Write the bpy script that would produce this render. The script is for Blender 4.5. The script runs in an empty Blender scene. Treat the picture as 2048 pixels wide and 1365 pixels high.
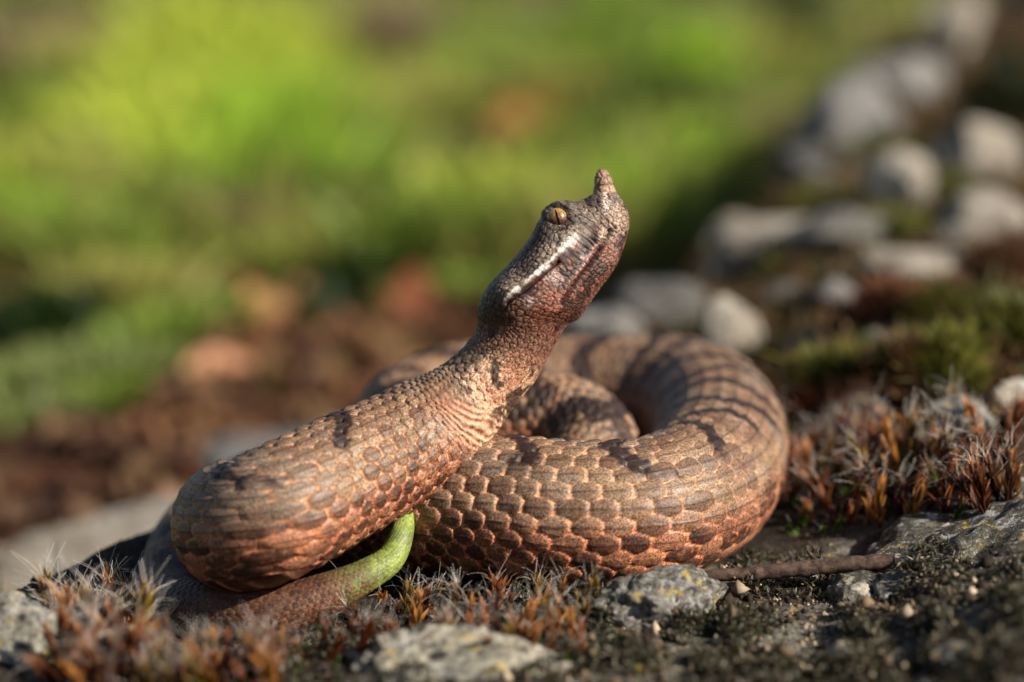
import bpy, bmesh, math, random
import numpy as np
from mathutils import Vector, Matrix

random.seed(7)
rng = np.random.default_rng(7)
SC = bpy.context.scene
COL = SC.collection
MM = 0.001                                   # everything below is laid out in millimetres

# ------------------------------------------------------------------ camera
PITCH = math.radians(12.0)
DIST = 569.0                                 # mm to the plane of focus (about 205 mm wide)
FWD = np.array([0, math.cos(PITCH), -math.sin(PITCH)])
UPV = np.array([0, math.sin(PITCH), math.cos(PITCH)])
cam_d = bpy.data.cameras.new('camera')
cam = bpy.data.objects.new('camera', cam_d); COL.objects.link(cam)
cam.location = Vector(-FWD * DIST * MM)
cam.rotation_euler = (math.radians(90) - PITCH, 0, 0)
cam_d.lens = 100.0; cam_d.sensor_width = 36.0
cam_d.clip_start = 0.01; cam_d.clip_end = 500
cam_d.dof.use_dof = True
cam_d.dof.focus_distance = (DIST - 9) * MM   # the near flank of head and front coil
cam_d.dof.aperture_fstop = 6.4
SC.camera = cam

# ------------------------------------------------------------------ sky, sun, exposure
TO_SUN = np.array([0.74, -0.42, 0.53]); TO_SUN /= np.linalg.norm(TO_SUN)
w = bpy.data.worlds.new('World'); SC.world = w; w.use_nodes = True
wn = w.node_tree; bg = wn.nodes['Background']
sky = wn.nodes.new('ShaderNodeTexSky'); sky.sky_type = 'NISHITA'; sky.sun_disc = False
sky.sun_elevation = math.asin(TO_SUN[2]); sky.sun_rotation = math.atan2(TO_SUN[0], TO_SUN[1])
wn.links.new(sky.outputs[0], bg.inputs[0]); bg.inputs[1].default_value = 0.05
sun_d = bpy.data.lights.new('sun', 'SUN'); sun_d.energy = 5.0; sun_d.angle = math.radians(0.6)
sun_d.color = (1.0, 0.93, 0.82)
sun = bpy.data.objects.new('sun', sun_d); COL.objects.link(sun)
sun.rotation_euler = Vector(TO_SUN).to_track_quat('Z', 'Y').to_euler()
SC.view_settings.view_transform = 'Standard'; SC.view_settings.look = 'None'
SC.view_settings.exposure = 0.65; SC.view_settings.gamma = 1.0
SC.render.engine = 'CYCLES'
SC.cycles.use_denoising = True
SC.cycles.max_bounces = 6

# ------------------------------------------------------------------ helpers: space
K = 0.1                                      # mm per photo pixel in the plane of focus
def P(px, py, d):
    s = (DIST + d) / DIST
    return FWD * d + np.array([1., 0, 0]) * ((px - 1024) * K * s) + UPV * ((682 - py) * K * s)
def X(px, d, z):
    s = (DIST + d) / DIST
    v = (z + math.sin(PITCH) * d) / math.cos(PITCH)
    return np.array([(px - 1024) * K * s, math.cos(PITCH) * d + math.sin(PITCH) * v, z])

def sstep(a, b, x):
    t = np.clip((x - a) / (b - a), 0, 1); return t * t * (3 - 2 * t)
def _hash(ix, iy, iz, seed):
    h = (ix.astype(np.int64) * 374761393 + iy.astype(np.int64) * 668265263 + iz.astype(np.int64) * 2147483647 + seed * 974711) & 0x7fffffff
    h = (h ^ (h >> 13)) * 1274126177 & 0x7fffffff
    h = (h ^ (h >> 16)) * 2246822519 & 0x7fffffff
    return ((h ^ (h >> 15)) & 0xffffff) / float(0xffffff)
def vnoise(p, seed=0):
    p = np.asarray(p, float); i = np.floor(p).astype(np.int64); f = p - i; f = f * f * (3 - 2 * f)
    r = 0
    for dx in (0, 1):
        for dy in (0, 1):
            for dz in (0, 1):
                wt = (f[:, 0] if dx else 1 - f[:, 0]) * (f[:, 1] if dy else 1 - f[:, 1]) * (f[:, 2] if dz else 1 - f[:, 2])
                r = r + wt * _hash(i[:, 0] + dx, i[:, 1] + dy, i[:, 2] + dz, seed)
    return r * 2 - 1
def fbm(p, oct=4, seed=0, gain=.5):
    p = np.asarray(p, float); a = 1.; r = 0
    for o in range(oct):
        r = r + a * vnoise(p * (2.03 ** o) + o * 17.3, seed + o); a *= gain
    return r
def lin(c):
    c = np.asarray(c, float) / 255.
    return np.where(c <= .04045, c / 12.92, ((c + .055) / 1.055) ** 2.4)
def mixc(a, b, t):
    t = np.asarray(t)[..., None]; return a * (1 - t) + b * t

# ------------------------------------------------------------------ helpers: meshes
def mesh_np(name, v, f, smooth=True, cols=None, floats=None):
    """v (n,3) in mm, f (m,3|4) int array"""
    me = bpy.data.meshes.new(name)
    v = np.asarray(v, float) * MM; f = np.asarray(f, np.int64); n = f.shape[1]
    me.vertices.add(len(v)); me.vertices.foreach_set('co', v.ravel())
    me.loops.add(f.size); me.loops.foreach_set('vertex_index', f.ravel())
    me.polygons.add(len(f)); me.polygons.foreach_set('loop_start', np.arange(0, f.size, n))
    me.polygons.foreach_set('loop_total', np.full(len(f), n))
    if smooth: me.polygons.foreach_set('use_smooth', np.ones(len(f), bool))
    me.update(calc_edges=True)
    if cols is not None:
        a = me.attributes.new('Col', 'FLOAT_COLOR', 'POINT')
        a.data.foreach_set('color', np.c_[cols, np.ones(len(v))].ravel())
    for k, val in (floats or {}).items():
        a = me.attributes.new(k, 'FLOAT', 'POINT'); a.data.foreach_set('value', np.asarray(val, float))
    return me
def obj(name, me, mat=None, parent=None, loc=None):
    o = bpy.data.objects.new(name, me); COL.objects.link(o)
    if mat is not None and not me.materials: me.materials.append(mat)
    if parent is not None: o.parent = parent
    if loc is not None: o.location = Vector(np.asarray(loc, float) * MM)
    return o
def tag(o, label=None, cat=None, group=None, kind=None):
    if label: o['label'] = label
    if cat: o['category'] = cat
    if group: o['group'] = group
    if kind: o['kind'] = kind
    return o

# ------------------------------------------------------------------ helpers: materials
class NT:
    def __init__(s, name):
        s.m = bpy.data.materials.new(name); s.m.use_nodes = True
        s.t = s.m.node_tree; s.t.nodes.clear()
        s.out = s.t.nodes.new('ShaderNodeOutputMaterial')
    def n(s, typ, **kw):
        nd = s.t.nodes.new(typ)
        for k, v in kw.items():
            if k.startswith('_'): setattr(nd, k[1:], v)
        return nd
    def l(s, a, b): s.t.links.new(a, b)
    def coord(s, scale=1000.):
        tc = s.n('ShaderNodeTexCoord'); mp = s.n('ShaderNodeMapping')
        mp.inputs['Scale'].default_value = (scale,) * 3; s.l(tc.outputs['Object'], mp.inputs[0]); return mp.outputs[0]
    def noise(s, vec, scale, detail=4, rough=.55, dist=0.):
        nd = s.n('ShaderNodeTexNoise'); s.l(vec, nd.inputs['Vector'])
        nd.inputs['Scale'].default_value = scale; nd.inputs['Detail'].default_value = detail
        nd.inputs['Roughness'].default_value = rough; nd.inputs['Distortion'].default_value = dist
        return nd.outputs[0]
    def vor(s, vec, scale, feat='F1'):
        nd = s.n('ShaderNodeTexVoronoi', _feature=feat); s.l(vec, nd.inputs['Vector']); nd.inputs['Scale'].default_value = scale
        return nd.outputs
    def ramp(s, fac, *stops):
        nd = s.n('ShaderNodeValToRGB'); e = nd.color_ramp.elements
        while len(e) < len(stops): e.new(.5)
        for el, (p, c) in zip(e, stops):
            el.position = p; el.color = (*c, 1) if hasattr(c, '__len__') else (c, c, c, 1)
        s.l(fac, nd.inputs[0]); return nd.outputs[0]
    def mix(s, fac, a, b, mode='MIX'):
        nd = s.n('ShaderNodeMix', _data_type='RGBA', _blend_type=mode)
        for v, i in ((fac, 0), (a, 6), (b, 7)):
            if hasattr(v, 'is_linked'): s.l(v, nd.inputs[i])
            elif i == 0: nd.inputs[0].default_value = v
            else: nd.inputs[i].default_value = (*v, 1)
        return nd.outputs[2]
    def math(s, op, a, b=0.):
        nd = s.n('ShaderNodeMath', _operation=op)
        for v, i in ((a, 0), (b, 1)):
            if hasattr(v, 'is_linked'): s.l(v, nd.inputs[i])
            else: nd.inputs[i].default_value = v
        return nd.outputs[0]
    def attr(s, name, out='Color'):
        nd = s.n('ShaderNodeAttribute'); nd.attribute_name = name; return nd.outputs[out]
    def bump(s, h, dist_mm, strength=1., normal=None):
        nd = s.n('ShaderNodeBump'); nd.inputs['Distance'].default_value = dist_mm * MM; nd.inputs['Strength'].default_value = strength
        s.l(h, nd.inputs['Height'])
        if normal is not None: s.l(normal, nd.inputs['Normal'])
        return nd.outputs[0]
    def bsdf(s, col, rough=.6, spec=.4, normal=None, coat=0.):
        nd = s.n('ShaderNodeBsdfPrincipled')
        for v, k in ((col, 'Base Color'), (rough, 'Roughness')):
            if hasattr(v, 'is_linked'): s.l(v, nd.inputs[k])
            else: nd.inputs[k].default_value = (*v, 1) if hasattr(v, '__len__') else v
        nd.inputs['Specular IOR Level'].default_value = spec
        nd.inputs['Coat Weight'].default_value = coat
        if normal is not None: s.l(normal, nd.inputs['Normal'])
        return nd.outputs[0]
    def done(s, sh): s.l(sh, s.out.inputs[0]); return s.m
    def leafy(s, col, rough=.5, trans=.35, spec=.3):
        """thin leaf: reflects and lets light through"""
        b = s.bsdf(col, rough, spec); t = s.n('ShaderNodeBsdfTranslucent')
        if hasattr(col, 'is_linked'): s.l(col, t.inputs[0])
        else: t.inputs[0].default_value = (*col, 1)
        mx = s.n('ShaderNodeMixShader'); mx.inputs[0].default_value = trans
        s.l(b, mx.inputs[1]); s.l(t.outputs[0], mx.inputs[2]); return s.done(mx.outputs[0])

def mat_skin():
    t = NT('viper_skin'); c = t.coord()
    col = t.attr('Col'); spk = t.attr('Spk', 'Fac')
    n1 = t.noise(c, 2.5, 3, .75); n2 = t.noise(c, .55, 3, .6)
    dark = t.math('MULTIPLY', t.ramp(n1, (.42, 1.), (.54, 0.)), t.math('MULTIPLY', spk, .95))
    lite = t.math('MULTIPLY', t.ramp(n1, (.54, 0.), (.68, 1.)), t.math('MULTIPLY', spk, .55))
    base = t.mix(t.ramp(n2, (.3, 0.), (.7, 1.)), t.mix(1., col, (.82, .80, .80), 'MULTIPLY'), t.mix(1., col, (1.12, 1.08, 1.04), 'MULTIPLY'))
    b = t.mix(dark, base, t.mix(1., base, (.16, .13, .12), 'MULTIPLY'))
    b = t.mix(lite, b, t.mix(1., b, (1.7, 1.65, 1.6), 'MULTIPLY'))
    nb = t.bump(n1, .05, .5)
    rough = t.ramp(n2, (.3, .42), (.7, .62))
    return t.done(t.bsdf(b, rough, .36, nb))
def mat_attr_leaf(name, trans=.3, rough=.5, vary=.35):
    t = NT(name); col = t.attr('Col'); oi = t.n('ShaderNodeObjectInfo')
    v = t.math('ADD', t.math('MULTIPLY', oi.outputs['Random'], vary), 1 - vary * .5)
    hsv = t.n('ShaderNodeHueSaturation'); t.l(col, hsv.inputs['Color']); t.l(v, hsv.inputs['Value'])
    return t.leafy(hsv.outputs[0], rough, trans)
def mat_rock(name, c_dark, c_mid, c_lite, grain=.9, spots=.5, yellow=0., white=0., black=.4, bumpmm=.5):
    t = NT(name); c = t.coord()
    oi = t.n('ShaderNodeObjectInfo'); off = t.n('ShaderNodeVectorMath', _operation='MULTIPLY_ADD')
    t.l(oi.outputs['Random'], off.inputs[0]); off.inputs[1].default_value = (97, 53, 71); t.l(c, off.inputs[2]); c = off.outputs[0]
    big = t.noise(c, .07, 5, .6); fine = t.noise(c, grain, 5, .7)
    b = t.ramp(big, (.3, c_dark), (.5, c_mid), (.68, c_lite))
    b = t.mix(t.ramp(fine, (.38, 1.), (.5, 0.)), b, t.mix(1., b, (.32, .31, .3), 'MULTIPLY'))
    b = t.mix(t.ramp(fine, (.56, 0.), (.66, .8)), b, t.mix(.6, b, (.62, .58, .5)))
    if black: b = t.mix(t.math('MULTIPLY', t.ramp(t.noise(c, .33, 4, .75), (.54, 0.), (.6, 1.)), black), b, (.016, .015, .014))
    if white: b = t.mix(t.math('MULTIPLY', t.ramp(t.noise(c, .22, 6, .72), (.55, 0.), (.6, 1.)), white), b, (.62, .62, .60))
    if yellow: b = t.mix(t.math('MULTIPLY', t.ramp(t.noise(c, .19, 6, .7, .4), (.60, 0.), (.64, 1.)), yellow), b, (.50, .33, .03))
    h = t.math('ADD', t.math('MULTIPLY', fine, .6), t.noise(c, grain * 4, 3, .6))
    return t.done(t.bsdf(b, .85, .25, t.bump(h, bumpmm, .9)))
def mat_plain(name, c1, c2, scale=.5, rough=.7, bumpmm=.15, trans=None):
    t = NT(name); c = t.coord(); n = t.noise(c, scale, 5, .65)
    b = t.ramp(n, (.35, c1), (.65, c2))
    if trans: return t.leafy(b, rough, trans)
    return t.done(t.bsdf(b, rough, .3, t.bump(n, bumpmm, .8)))
def mat_ground():
    t = NT('ground_soil'); c = t.coord(); led = t.attr('ledge', 'Fac')
    n = t.noise(c, .35, 6, .7); n2 = t.noise(c, 1.6, 4, .7)
    soil = t.ramp(n, (.35, (.008, .006, .005)), (.55, (.030, .022, .015)), (.7, (.075, .056, .038)))
    soil = t.mix(t.ramp(n2, (.56, 0.), (.66, .7)), soil, (.16, .125, .085))
    m = t.noise(c, .012, 5, .6); m2 = t.noise(c, .06, 4, .65)
    mead = t.ramp(m, (.36, (.10, .15, .025)), (.5, (.13, .14, .04)), (.6, (.15, .10, .06)))
    mead = t.mix(t.ramp(m2, (.5, 0.), (.7, .6)), mead, (.17, .10, .055))
    cr = t.ramp(t.noise(c, .12, 6, .7), (.34, (.05, .045, .036)), (.5, (.15, .135, .105)), (.66, (.30, .275, .225)))
    cr = t.mix(t.ramp(n2, (.40, .9), (.52, 0.)), cr, (.02, .018, .016))
    cr = t.mix(t.ramp(t.noise(c, .16, 5, .7), (.62, 0.), (.67, .9)), cr, (.44, .30, .04))
    soil = t.mix(t.math('MULTIPLY', t.attr('crust', 'Fac'), t.ramp(t.noise(c, .06, 4, .6), (.36, 0.), (.5, 1.))), soil, cr)
    b = t.mix(led, mead, soil)
    h = t.math('ADD', n, t.math('MULTIPLY', n2, .4))
    return t.done(t.bsdf(b, .9, .2, t.bump(h, .8, 1.)))
M = {}
M['skin'] = mat_skin()
M['ground'] = mat_ground()
M['moss'] = mat_attr_leaf('moss_leaf', .25, .55)
M['hair'] = mat_attr_leaf('moss_hair', .35, .4, .1)
M['grass'] = mat_attr_leaf('grass_blade', .42, .45, 0.)
M['rock_grey'] = mat_rock('rock_grey', (.10, .09, .08), (.19, .175, .15), (.30, .28, .24), .9, yellow=.75, white=.25, black=.75)
M['rock_pale'] = mat_rock('rock_pale', (.24, .20, .155), (.38, .325, .26), (.52, .455, .37), .7, yellow=.55, white=.4, black=.5)
M['rock_dark'] = mat_rock('rock_dark', (.05, .047, .043), (.095, .088, .08), (.16, .15, .14), .8, yellow=.1, white=.15, black=.4)
M['rock_blue'] = mat_rock('rock_blue', (.135, .125, .115), (.215, .20, .185), (.31, .29, .27), .7, white=.3, black=.4)
M['rock_speck'] = mat_rock('rock_speckled', (.24, .215, .165), (.36, .325, .25), (.48, .44, .35), .55, yellow=.8, white=.2, black=.95, bumpmm=.7)
M['rock_lichen'] = mat_rock('rock_lichen', (.055, .05, .042), (.12, .11, .085), (.24, .22, .17), .6, yellow=1., white=.55, black=.6, bumpmm=.8)
M['twig'] = mat_plain('twig_bark', (.035, .02, .014), (.13, .08, .055), .7, .75, .3)
M['cutwood'] = mat_plain('cut_wood', (.25, .19, .13), (.42, .34, .25), 1.2, .8, .2)
M['dryleaf'] = mat_attr_leaf('dry_leaf', .25, .6, 0.)
M['litter'] = mat_attr_leaf('litter', .1, .8, 0.)

# ------------------------------------------------------------------ terrain
EDGE = np.array([(-2600, -900), (-320, -95), (-150, -40), (-103, -12), (-82, 22), (-62, 75), (-40, 120), (8, 158), (45, 260), (110, 500), (195, 800), (420, 1500), (1400, 4200)], float)
ZL, ZM = -47.0, -113.0
def edge_sd(x, y):
    best = np.full(x.shape, 1e18); sg = np.ones(x.shape)
    for a, b in zip(EDGE[:-1], EDGE[1:]):
        ab = b - a; t = np.clip(((x - a[0]) * ab[0] + (y - a[1]) * ab[1]) / ab.dot(ab), 0, 1)
        dx = x - a[0] - t * ab[0]; dy = y - a[1] - t * ab[1]; d2 = dx * dx + dy * dy
        s = np.where(ab[0] * (y - a[1]) - ab[1] * (x - a[0]) < 0, 1., -1.)
        m = d2 < best; best = np.where(m, d2, best); sg = np.where(m, s, sg)
    return np.sqrt(best) * sg
def H(x, y, fine=True):
    x = np.atleast_1d(np.asarray(x, float)); y = np.atleast_1d(np.asarray(y, float))
    sd = edge_sd(x, y)
    wl = sstep(-42, 2, sd)
    top = ZL + 14 * sstep(52, 110, x - .04 * np.maximum(y, 0)) + .10 * np.clip(x - 110, 0, 500)
    top = top - 11 * np.exp(-((x + 62) / 34) ** 2 - ((y + 16) / 24) ** 2)
    top = top - 3.0 * np.exp(-((x + 20) / 30) ** 2 - ((y + 38) / 18) ** 2)
    top = top + 6.5 * np.exp(-((x - 88) / 26) ** 2 - ((y - 38) / 22) ** 2) + 9 * np.exp(-((x - 115) / 40) ** 2 - ((y - 130) / 40) ** 2)
    bot = ZM + 0. * x
    p = np.c_[x, y, 0 * x]
    far = np.clip((np.hypot(x, y) - 150) / 400, 0, 1)
    z = top * wl + bot * (1 - wl)
    z = z + fbm(p / 60., 3, 3) * (1.0 + 5 * far)
    if fine: z = z + fbm(p / 9., 4, 5) * .9 * (wl * .7 + .3)
    return z
def hit(px, py, d0=-200, d1=6000, zoff=0):
    """where the view ray of a photo pixel meets the terrain"""
    def ray(ds):
        sc = ((DIST + ds) / DIST)[:, None]
        return FWD * ds[:, None] + (np.array([1., 0, 0]) * ((px - 1024) * K) + UPV * ((682 - py) * K)) * sc
    lo, hi, ds = d0, d1, d0 + (d1 - d0) * (np.linspace(0, 1, 130) ** 2)
    for _ in range(2):
        pts = ray(ds); g = pts[:, 2] - zoff - H(pts[:, 0], pts[:, 1], False); k = int(np.argmax(g < 0))
        if g[k] >= 0: k = len(ds) - 1
        last = (pts[k], ds[k]); ds = np.linspace(ds[max(k - 1, 0)], ds[k], 24)
    return last

def axis_coords(lo, hi, step, far, growth=1.13):
    c = list(np.arange(lo, hi + step * .5, step)); s = step
    a = [lo]
    while a[-1] > -far: s *= growth; a.append(a[-1] - s)
    s = step; b = [c[-1]]
    while b[-1] < far: s *= growth; b.append(b[-1] + s)
    return np.array(a[:0:-1] + c + b[1:])
xs = axis_coords(-135, 150, 1.1, 40000); ys = axis_coords(-95, 130, 1.1, 40000)
gx, gy = np.meshgrid(xs, ys); nx, ny = len(xs), len(ys)
gz = H(gx.ravel(), gy.ravel())
ii = (np.arange(ny - 1)[:, None] * nx + np.arange(nx - 1)[None, :]).ravel()
gf = np.c_[ii, ii + 1, ii + nx + 1, ii + nx]
led = sstep(-30, -4, edge_sd(gx.ravel(), gy.ravel()))
crust = sstep(15, 60, gx.ravel() - gy.ravel() * .8) * (1 - sstep(0, 14, gy.ravel() - .12 * np.clip(gx.ravel() - 50, 0, 200)))
ground = obj('ground', mesh_np('ground', np.c_[gx.ravel(), gy.ravel(), gz], gf, floats={'ledge': led, 'crust': crust}), M['ground'])
tag(ground, 'dark humus ledge dropping to a meadow floor', kind='structure')

# ------------------------------------------------------------------ the viper
NA = 336                                     # vertices round the body
def crom(pts, n_per=40):
    """centripetal Catmull-Rom through rows of pts"""
    pts = np.asarray(pts, float); q = np.vstack([2 * pts[0] - pts[1], pts, 2 * pts[-1] - pts[-2]])
    out = []
    for i in range(1, len(q) - 2):
        p0, p1, p2, p3 = q[i - 1:i + 3]
        t0 = 0.; dist = lambda a, b: max(np.linalg.norm((a - b)[:3]) ** .5, 1e-4)
        t1 = t0 + dist(p0, p1); t2 = t1 + dist(p1, p2); t3 = t2 + dist(p2, p3)
        t = np.linspace(t1, t2, n_per, endpoint=False)[:, None]
        a1 = (t1 - t) / (t1 - t0) * p0 + (t - t0) / (t1 - t0) * p1
        a2 = (t2 - t) / (t2 - t1) * p1 + (t - t1) / (t2 - t1) * p2
        a3 = (t3 - t) / (t3 - t2) * p2 + (t - t2) / (t3 - t2) * p3
        b1 = (t2 - t) / (t2 - t0) * a1 + (t - t0) / (t2 - t0) * a2
        b2 = (t3 - t) / (t3 - t1) * a2 + (t - t1) / (t3 - t1) * a3
        out.append((t2 - t) / (t2 - t1) * b1 + (t - t1) / (t2 - t1) * b2)
    out.append(pts[-1:]); return np.vstack(out)

# head stations, snout to neck: top outline px, bottom outline px, half width mm, squareness
HEAD = [
    (1243, 400, 1249, 408, 0.5, 2.0), (1236, 390, 1253, 417, 2.2, 2.2), (1217, 384, 1257, 437, 4.3, 2.5), (1186, 392, 1253, 465, 6.0, 2.8),
    (1152, 407, 1245, 492, 6.6, 3.8), (1114, 412, 1236, 517, 7.6, 4.8), (1084, 438, 1220, 547, 8.8, 4.0),
    (1053, 490, 1197, 577, 10.8, 2.7), (1012, 538, 1173, 611, 12.2, 2.5), (975, 578, 1150, 636, 12.6, 2.4),
    (957, 620, 1127, 656, 11.0, 2.2), (958, 652, 1103, 697, 8.8, 2.1), (932, 693, 1066, 765, 7.6, 2.0)]
hd = np.array(HEAD, float)
hd_s = np.r_[0, np.cumsum(np.hypot(np.diff((hd[:, 0] + hd[:, 2]) / 2), np.diff((hd[:, 1] + hd[:, 3]) / 2)))]
hsm = crom(np.c_[(hd[:, 0] + hd[:, 2]) / 2, (hd[:, 1] + hd[:, 3]) / 2, 0 * hd_s, hd], 30)
hc = hsm[:, :2]; hl = np.r_[0, np.cumsum(np.hypot(*np.diff(hc, axis=0).T))] * K
n_head = 250
tt = np.linspace(0, 1, n_head) ** 1.15 * hl[-1]
hs = np.stack([np.interp(tt, hl, hsm[:, 3 + k]) for k in range(6)], 1)
XA = np.array([1., 0, 0])
rc, rU, rL, rhh, rhw, rn = [], [], [], [], [], []
for r in hs:
    T = P(r[0], r[1], 0); B = P(r[2], r[3], 0)
    rc.append((T + B) / 2); u = (T - B); rhh.append(np.linalg.norm(u) / 2); rU.append(u / np.linalg.norm(u)); rL.append(-FWD)
    rhw.append(r[4]); rn.append(r[5])

BODY = [(*P(998, 730, 0), 7.6), (*P(957, 774, 0), 7.9), (*P(917, 815, -1), 9.0), (*P(868, 857, -2), 10.7), (*P(795, 903, -5), 11.5), (*P(670, 965, -13), 12.2),
        (*P(548, 1030, -20), 12.6), (*X(484, -14, -32.6), 12.4), (*X(472, -1, -35), 12.0), (*X(490, 10, -37.4), 11.5), (*X(560, 18, -38.4), 11.2), (*X(670, 18, -38), 11.4),
        (*X(775, 12, -36), 12.2), (*X(890, 5, -33.6), 13.3), (*X(1000, 0, -32.6), 13.9), (*X(1150, -4, -32.8), 14.0), (*X(1290, -1, -33), 14.0), (*X(1390, 13, -33), 14.0), (*X(1436, 38, -32.6), 14.0),
        (*X(1430, 66, -32), 14.2), (*X(1375, 88, -32), 14.2), (*X(1250, 98, -33), 14.0), (*X(1100, 101, -34), 13.6), (*X(960, 99, -34), 13.2), (*X(860, 92, -35), 12.8), (*X(815, 76, -35), 12.2),
        (*X(850, 57, -31), 11.2), (*X(950, 48, -27.5), 10.2), (*X(1050, 45, -25.8), 9.8), (*X(1135, 42, -25.8), 9.5), (*X(1190, 33, -29), 9.2), (*X(1155, 25, -36), 8.8), (*X(1060, 27, -38.5), 8.4),
        (*X(930, 38, -39), 8.0), (*X(800, 56, -40), 7.6), (*X(680, 66, -41), 7.3), (*X(520, 64, -44), 7.0), (*X(400, 46, -48), 6.8), (*X(345, 24, -51.5), 6.6), (*P(345, 1203, 6), 6.3), (*P(420, 1226, -8), 5.7),
        (*P(540, 1226, -15), 5.1), (*P(650, 1190, -15), 4.2), (*P(730, 1152, -14), 3.2), (*P(780, 1118, -12), 2.75), (*P(802, 1070, -10), 2.35), (*P(806, 1020, -6), 1.9), (*P(802, 985, -2), .8)]
bd = crom(BODY, 40)
bl = np.r_[0, np.cumsum(np.linalg.norm(np.diff(bd[:, :3], axis=0), axis=1))]
ctrl_s = bl[np.minimum(np.arange(len(BODY)) * 40, len(bl) - 1)]
# ring spacing: fine where the photograph shows the body, coarse where it is hidden
st = [0.0]
while st[-1] < bl[-1]:
    s = st[-1]; j = np.searchsorted(ctrl_s, s)
    step = .27 if j <= 9 else .7 if j <= 13 else .28 if j <= 22 else .42 if j <= 27 else .30 if j <= 32 else .7 if j <= 38 else .24
    st.append(s + step)
st = np.minimum(np.array(st[1:]), bl[-1])
bs = np.stack([np.interp(st, bl, bd[:, k]) for k in range(4)], 1)
ker = np.ones(9) / 9
def smooth1(a, k=9):
    e = np.r_[np.full(k // 2, a[0]), a, np.full(k // 2, a[-1])]; return np.convolve(e, np.ones(k) / k, 'valid')
bt = np.gradient(bs[:, :3], axis=0)
bt = np.stack([smooth1(bt[:, k], 15) for k in range(3)], 1); bt /= np.linalg.norm(bt, axis=1)[:, None]
bU = np.array([0, 0, 1.]) - bt * bt[:, 2:3]
bU /= np.maximum(np.linalg.norm(bU, axis=1), 1e-3)[:, None]
bL = np.cross(bt, bU); bL /= np.linalg.norm(bL, axis=1)[:, None]
if bL[0].dot(-FWD) < 0: bL = -bL
# ease from the head's frame into the body's
e = sstep(0, 14, st)[:, None]
bU = rU[-1] * (1 - e) + bU * e; bU /= np.linalg.norm(bU, axis=1)[:, None]
bL = rL[-1] * (1 - e) + bL * e; bL -= bU * (bL * bU).sum(1)[:, None]; bL /= np.linalg.norm(bL, axis=1)[:, None]
nb = len(st); nr = n_head + nb
C = np.vstack([np.array(rc), bs[:, :3]]); U = np.vstack([np.array(rU), bU]); L = np.vstack([np.array(rL), bL])
hh = np.r_[rhh, bs[:, 3]]; hw = np.r_[rhw, bs[:, 3] * 1.0]; nn = np.r_[rn, np.full(nb, 2.0)]
S = np.r_[tt - hl[-1], st]                   # arclength, 0 at the neck
th = np.linspace(-math.pi, math.pi, NA, endpoint=False)   # 0 = dorsal midline, + towards L
ct, sn = np.cos(th), np.sin(th)
sp = lambda v, n: np.sign(v) * np.abs(v) ** (2. / n)
cT = np.stack([sp(ct, n) for n in nn]); sT = np.stack([sp(sn, n) for n in nn])
pos = C[:, None] + U[:, None] * (cT * hh[:, None])[..., None] + L[:, None] * (sT * hw[:, None])[..., None]
nrm = U[:, None] * (cT * hw[:, None])[..., None] + L[:, None] * (sT * hh[:, None])[..., None]
nrm /= np.maximum(np.linalg.norm(nrm, axis=2), 1e-6)[..., None]
inb = sstep(-3, 6, S)[:, None]               # 0 on the head, 1 on the body
# --- body scales: rows of overlapping keeled scales, wide plates below
rr = np.maximum(hh, .6)
fold_c = ctrl_s[2] + 1.5
fold = np.exp(-((S - fold_c) / 5.0) ** 2)
fold2 = np.exp(-((S[:, None] - fold_c - 3.6 * np.cos(np.linspace(-math.pi, math.pi, NA, endpoint=False))[None]) / 4.6) ** 2)     # tightly folded skin where the neck leaves the thick body
pitch = .31 * rr * (1 - .62 * fold)
pitch[:n_head] = .31 * 7.6
ucum = np.r_[0, np.cumsum(np.diff(S) / pitch[1:])]
rowang = math.radians(270) / 19
u = np.repeat(ucum[:, None], NA, 1); v = np.repeat((th / rowang)[None], nr, 0)
# slight irregularity
wob = fbm(pos.reshape(-1, 3) / 7., 2, 11).reshape(nr, NA) * .10
u = u + wob; v = v + wob * .7
ventral = np.abs(v) > 9.6
top_i = np.full((nr, NA), 1e9); own_a = np.zeros((nr, NA)); own_b = np.zeros((nr, NA)); own_e = np.full((nr, NA), 2.); rid = np.zeros((nr, NA))
j0 = np.round(v)
for dj in (-1, 0, 1):
    j = j0 + dj; offs = .5 * (np.mod(j, 2)); i0 = np.floor(u - offs + .5)
    for di in (-1, 0, 1):
        i = i0 + di; cu = i + offs
        jit = _hash(i, j, i * 0, 5) - .5
        a = u - cu - .05 * jit; b = v - j
        sz = 1.0 + .10 * jit
        ea = np.where(a > 0, a / (.49 * sz), a / (.50 * sz)); e2 = np.abs(ea) ** 2.3 + (np.abs(b) / (.59 * sz)) ** 2.3
        m = (e2 < 1) & (cu < top_i)
        top_i = np.where(m, cu, top_i); own_a = np.where(m, a, own_a); own_b = np.where(m, b, own_b); own_e = np.where(m, e2, own_e)
        rid = np.where(m, _hash(i, j, i * 0, 9), rid)
on = own_e < 1.
va = u - np.floor(u)
rid = np.where(ventral, _hash(np.floor(u), u * 0, u * 0, 3), rid)
amp = (rr / 14.)[:, None] ** .8 * (1 - .45 * sstep(ctrl_s[36], ctrl_s[39], S))[:, None]
side = np.clip(np.abs(th) / math.radians(135), 0, 1)[None]
keel = np.exp(-(own_b / .06) ** 2) * sstep(-.62, -.4, own_a) * (1 - sstep(.25, .45, own_a)) * on
keel = keel * (1 - .8 * sstep(.7, .9, side))
h_sc = np.where(on, .06 + .42 * (own_a + .5) + .42 * np.sqrt(np.clip(1 - own_e, 0, 1)), 0) + keel * .20
h_ve = .05 + .50 * va
h = np.where(ventral, h_ve, h_sc) * amp
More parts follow.
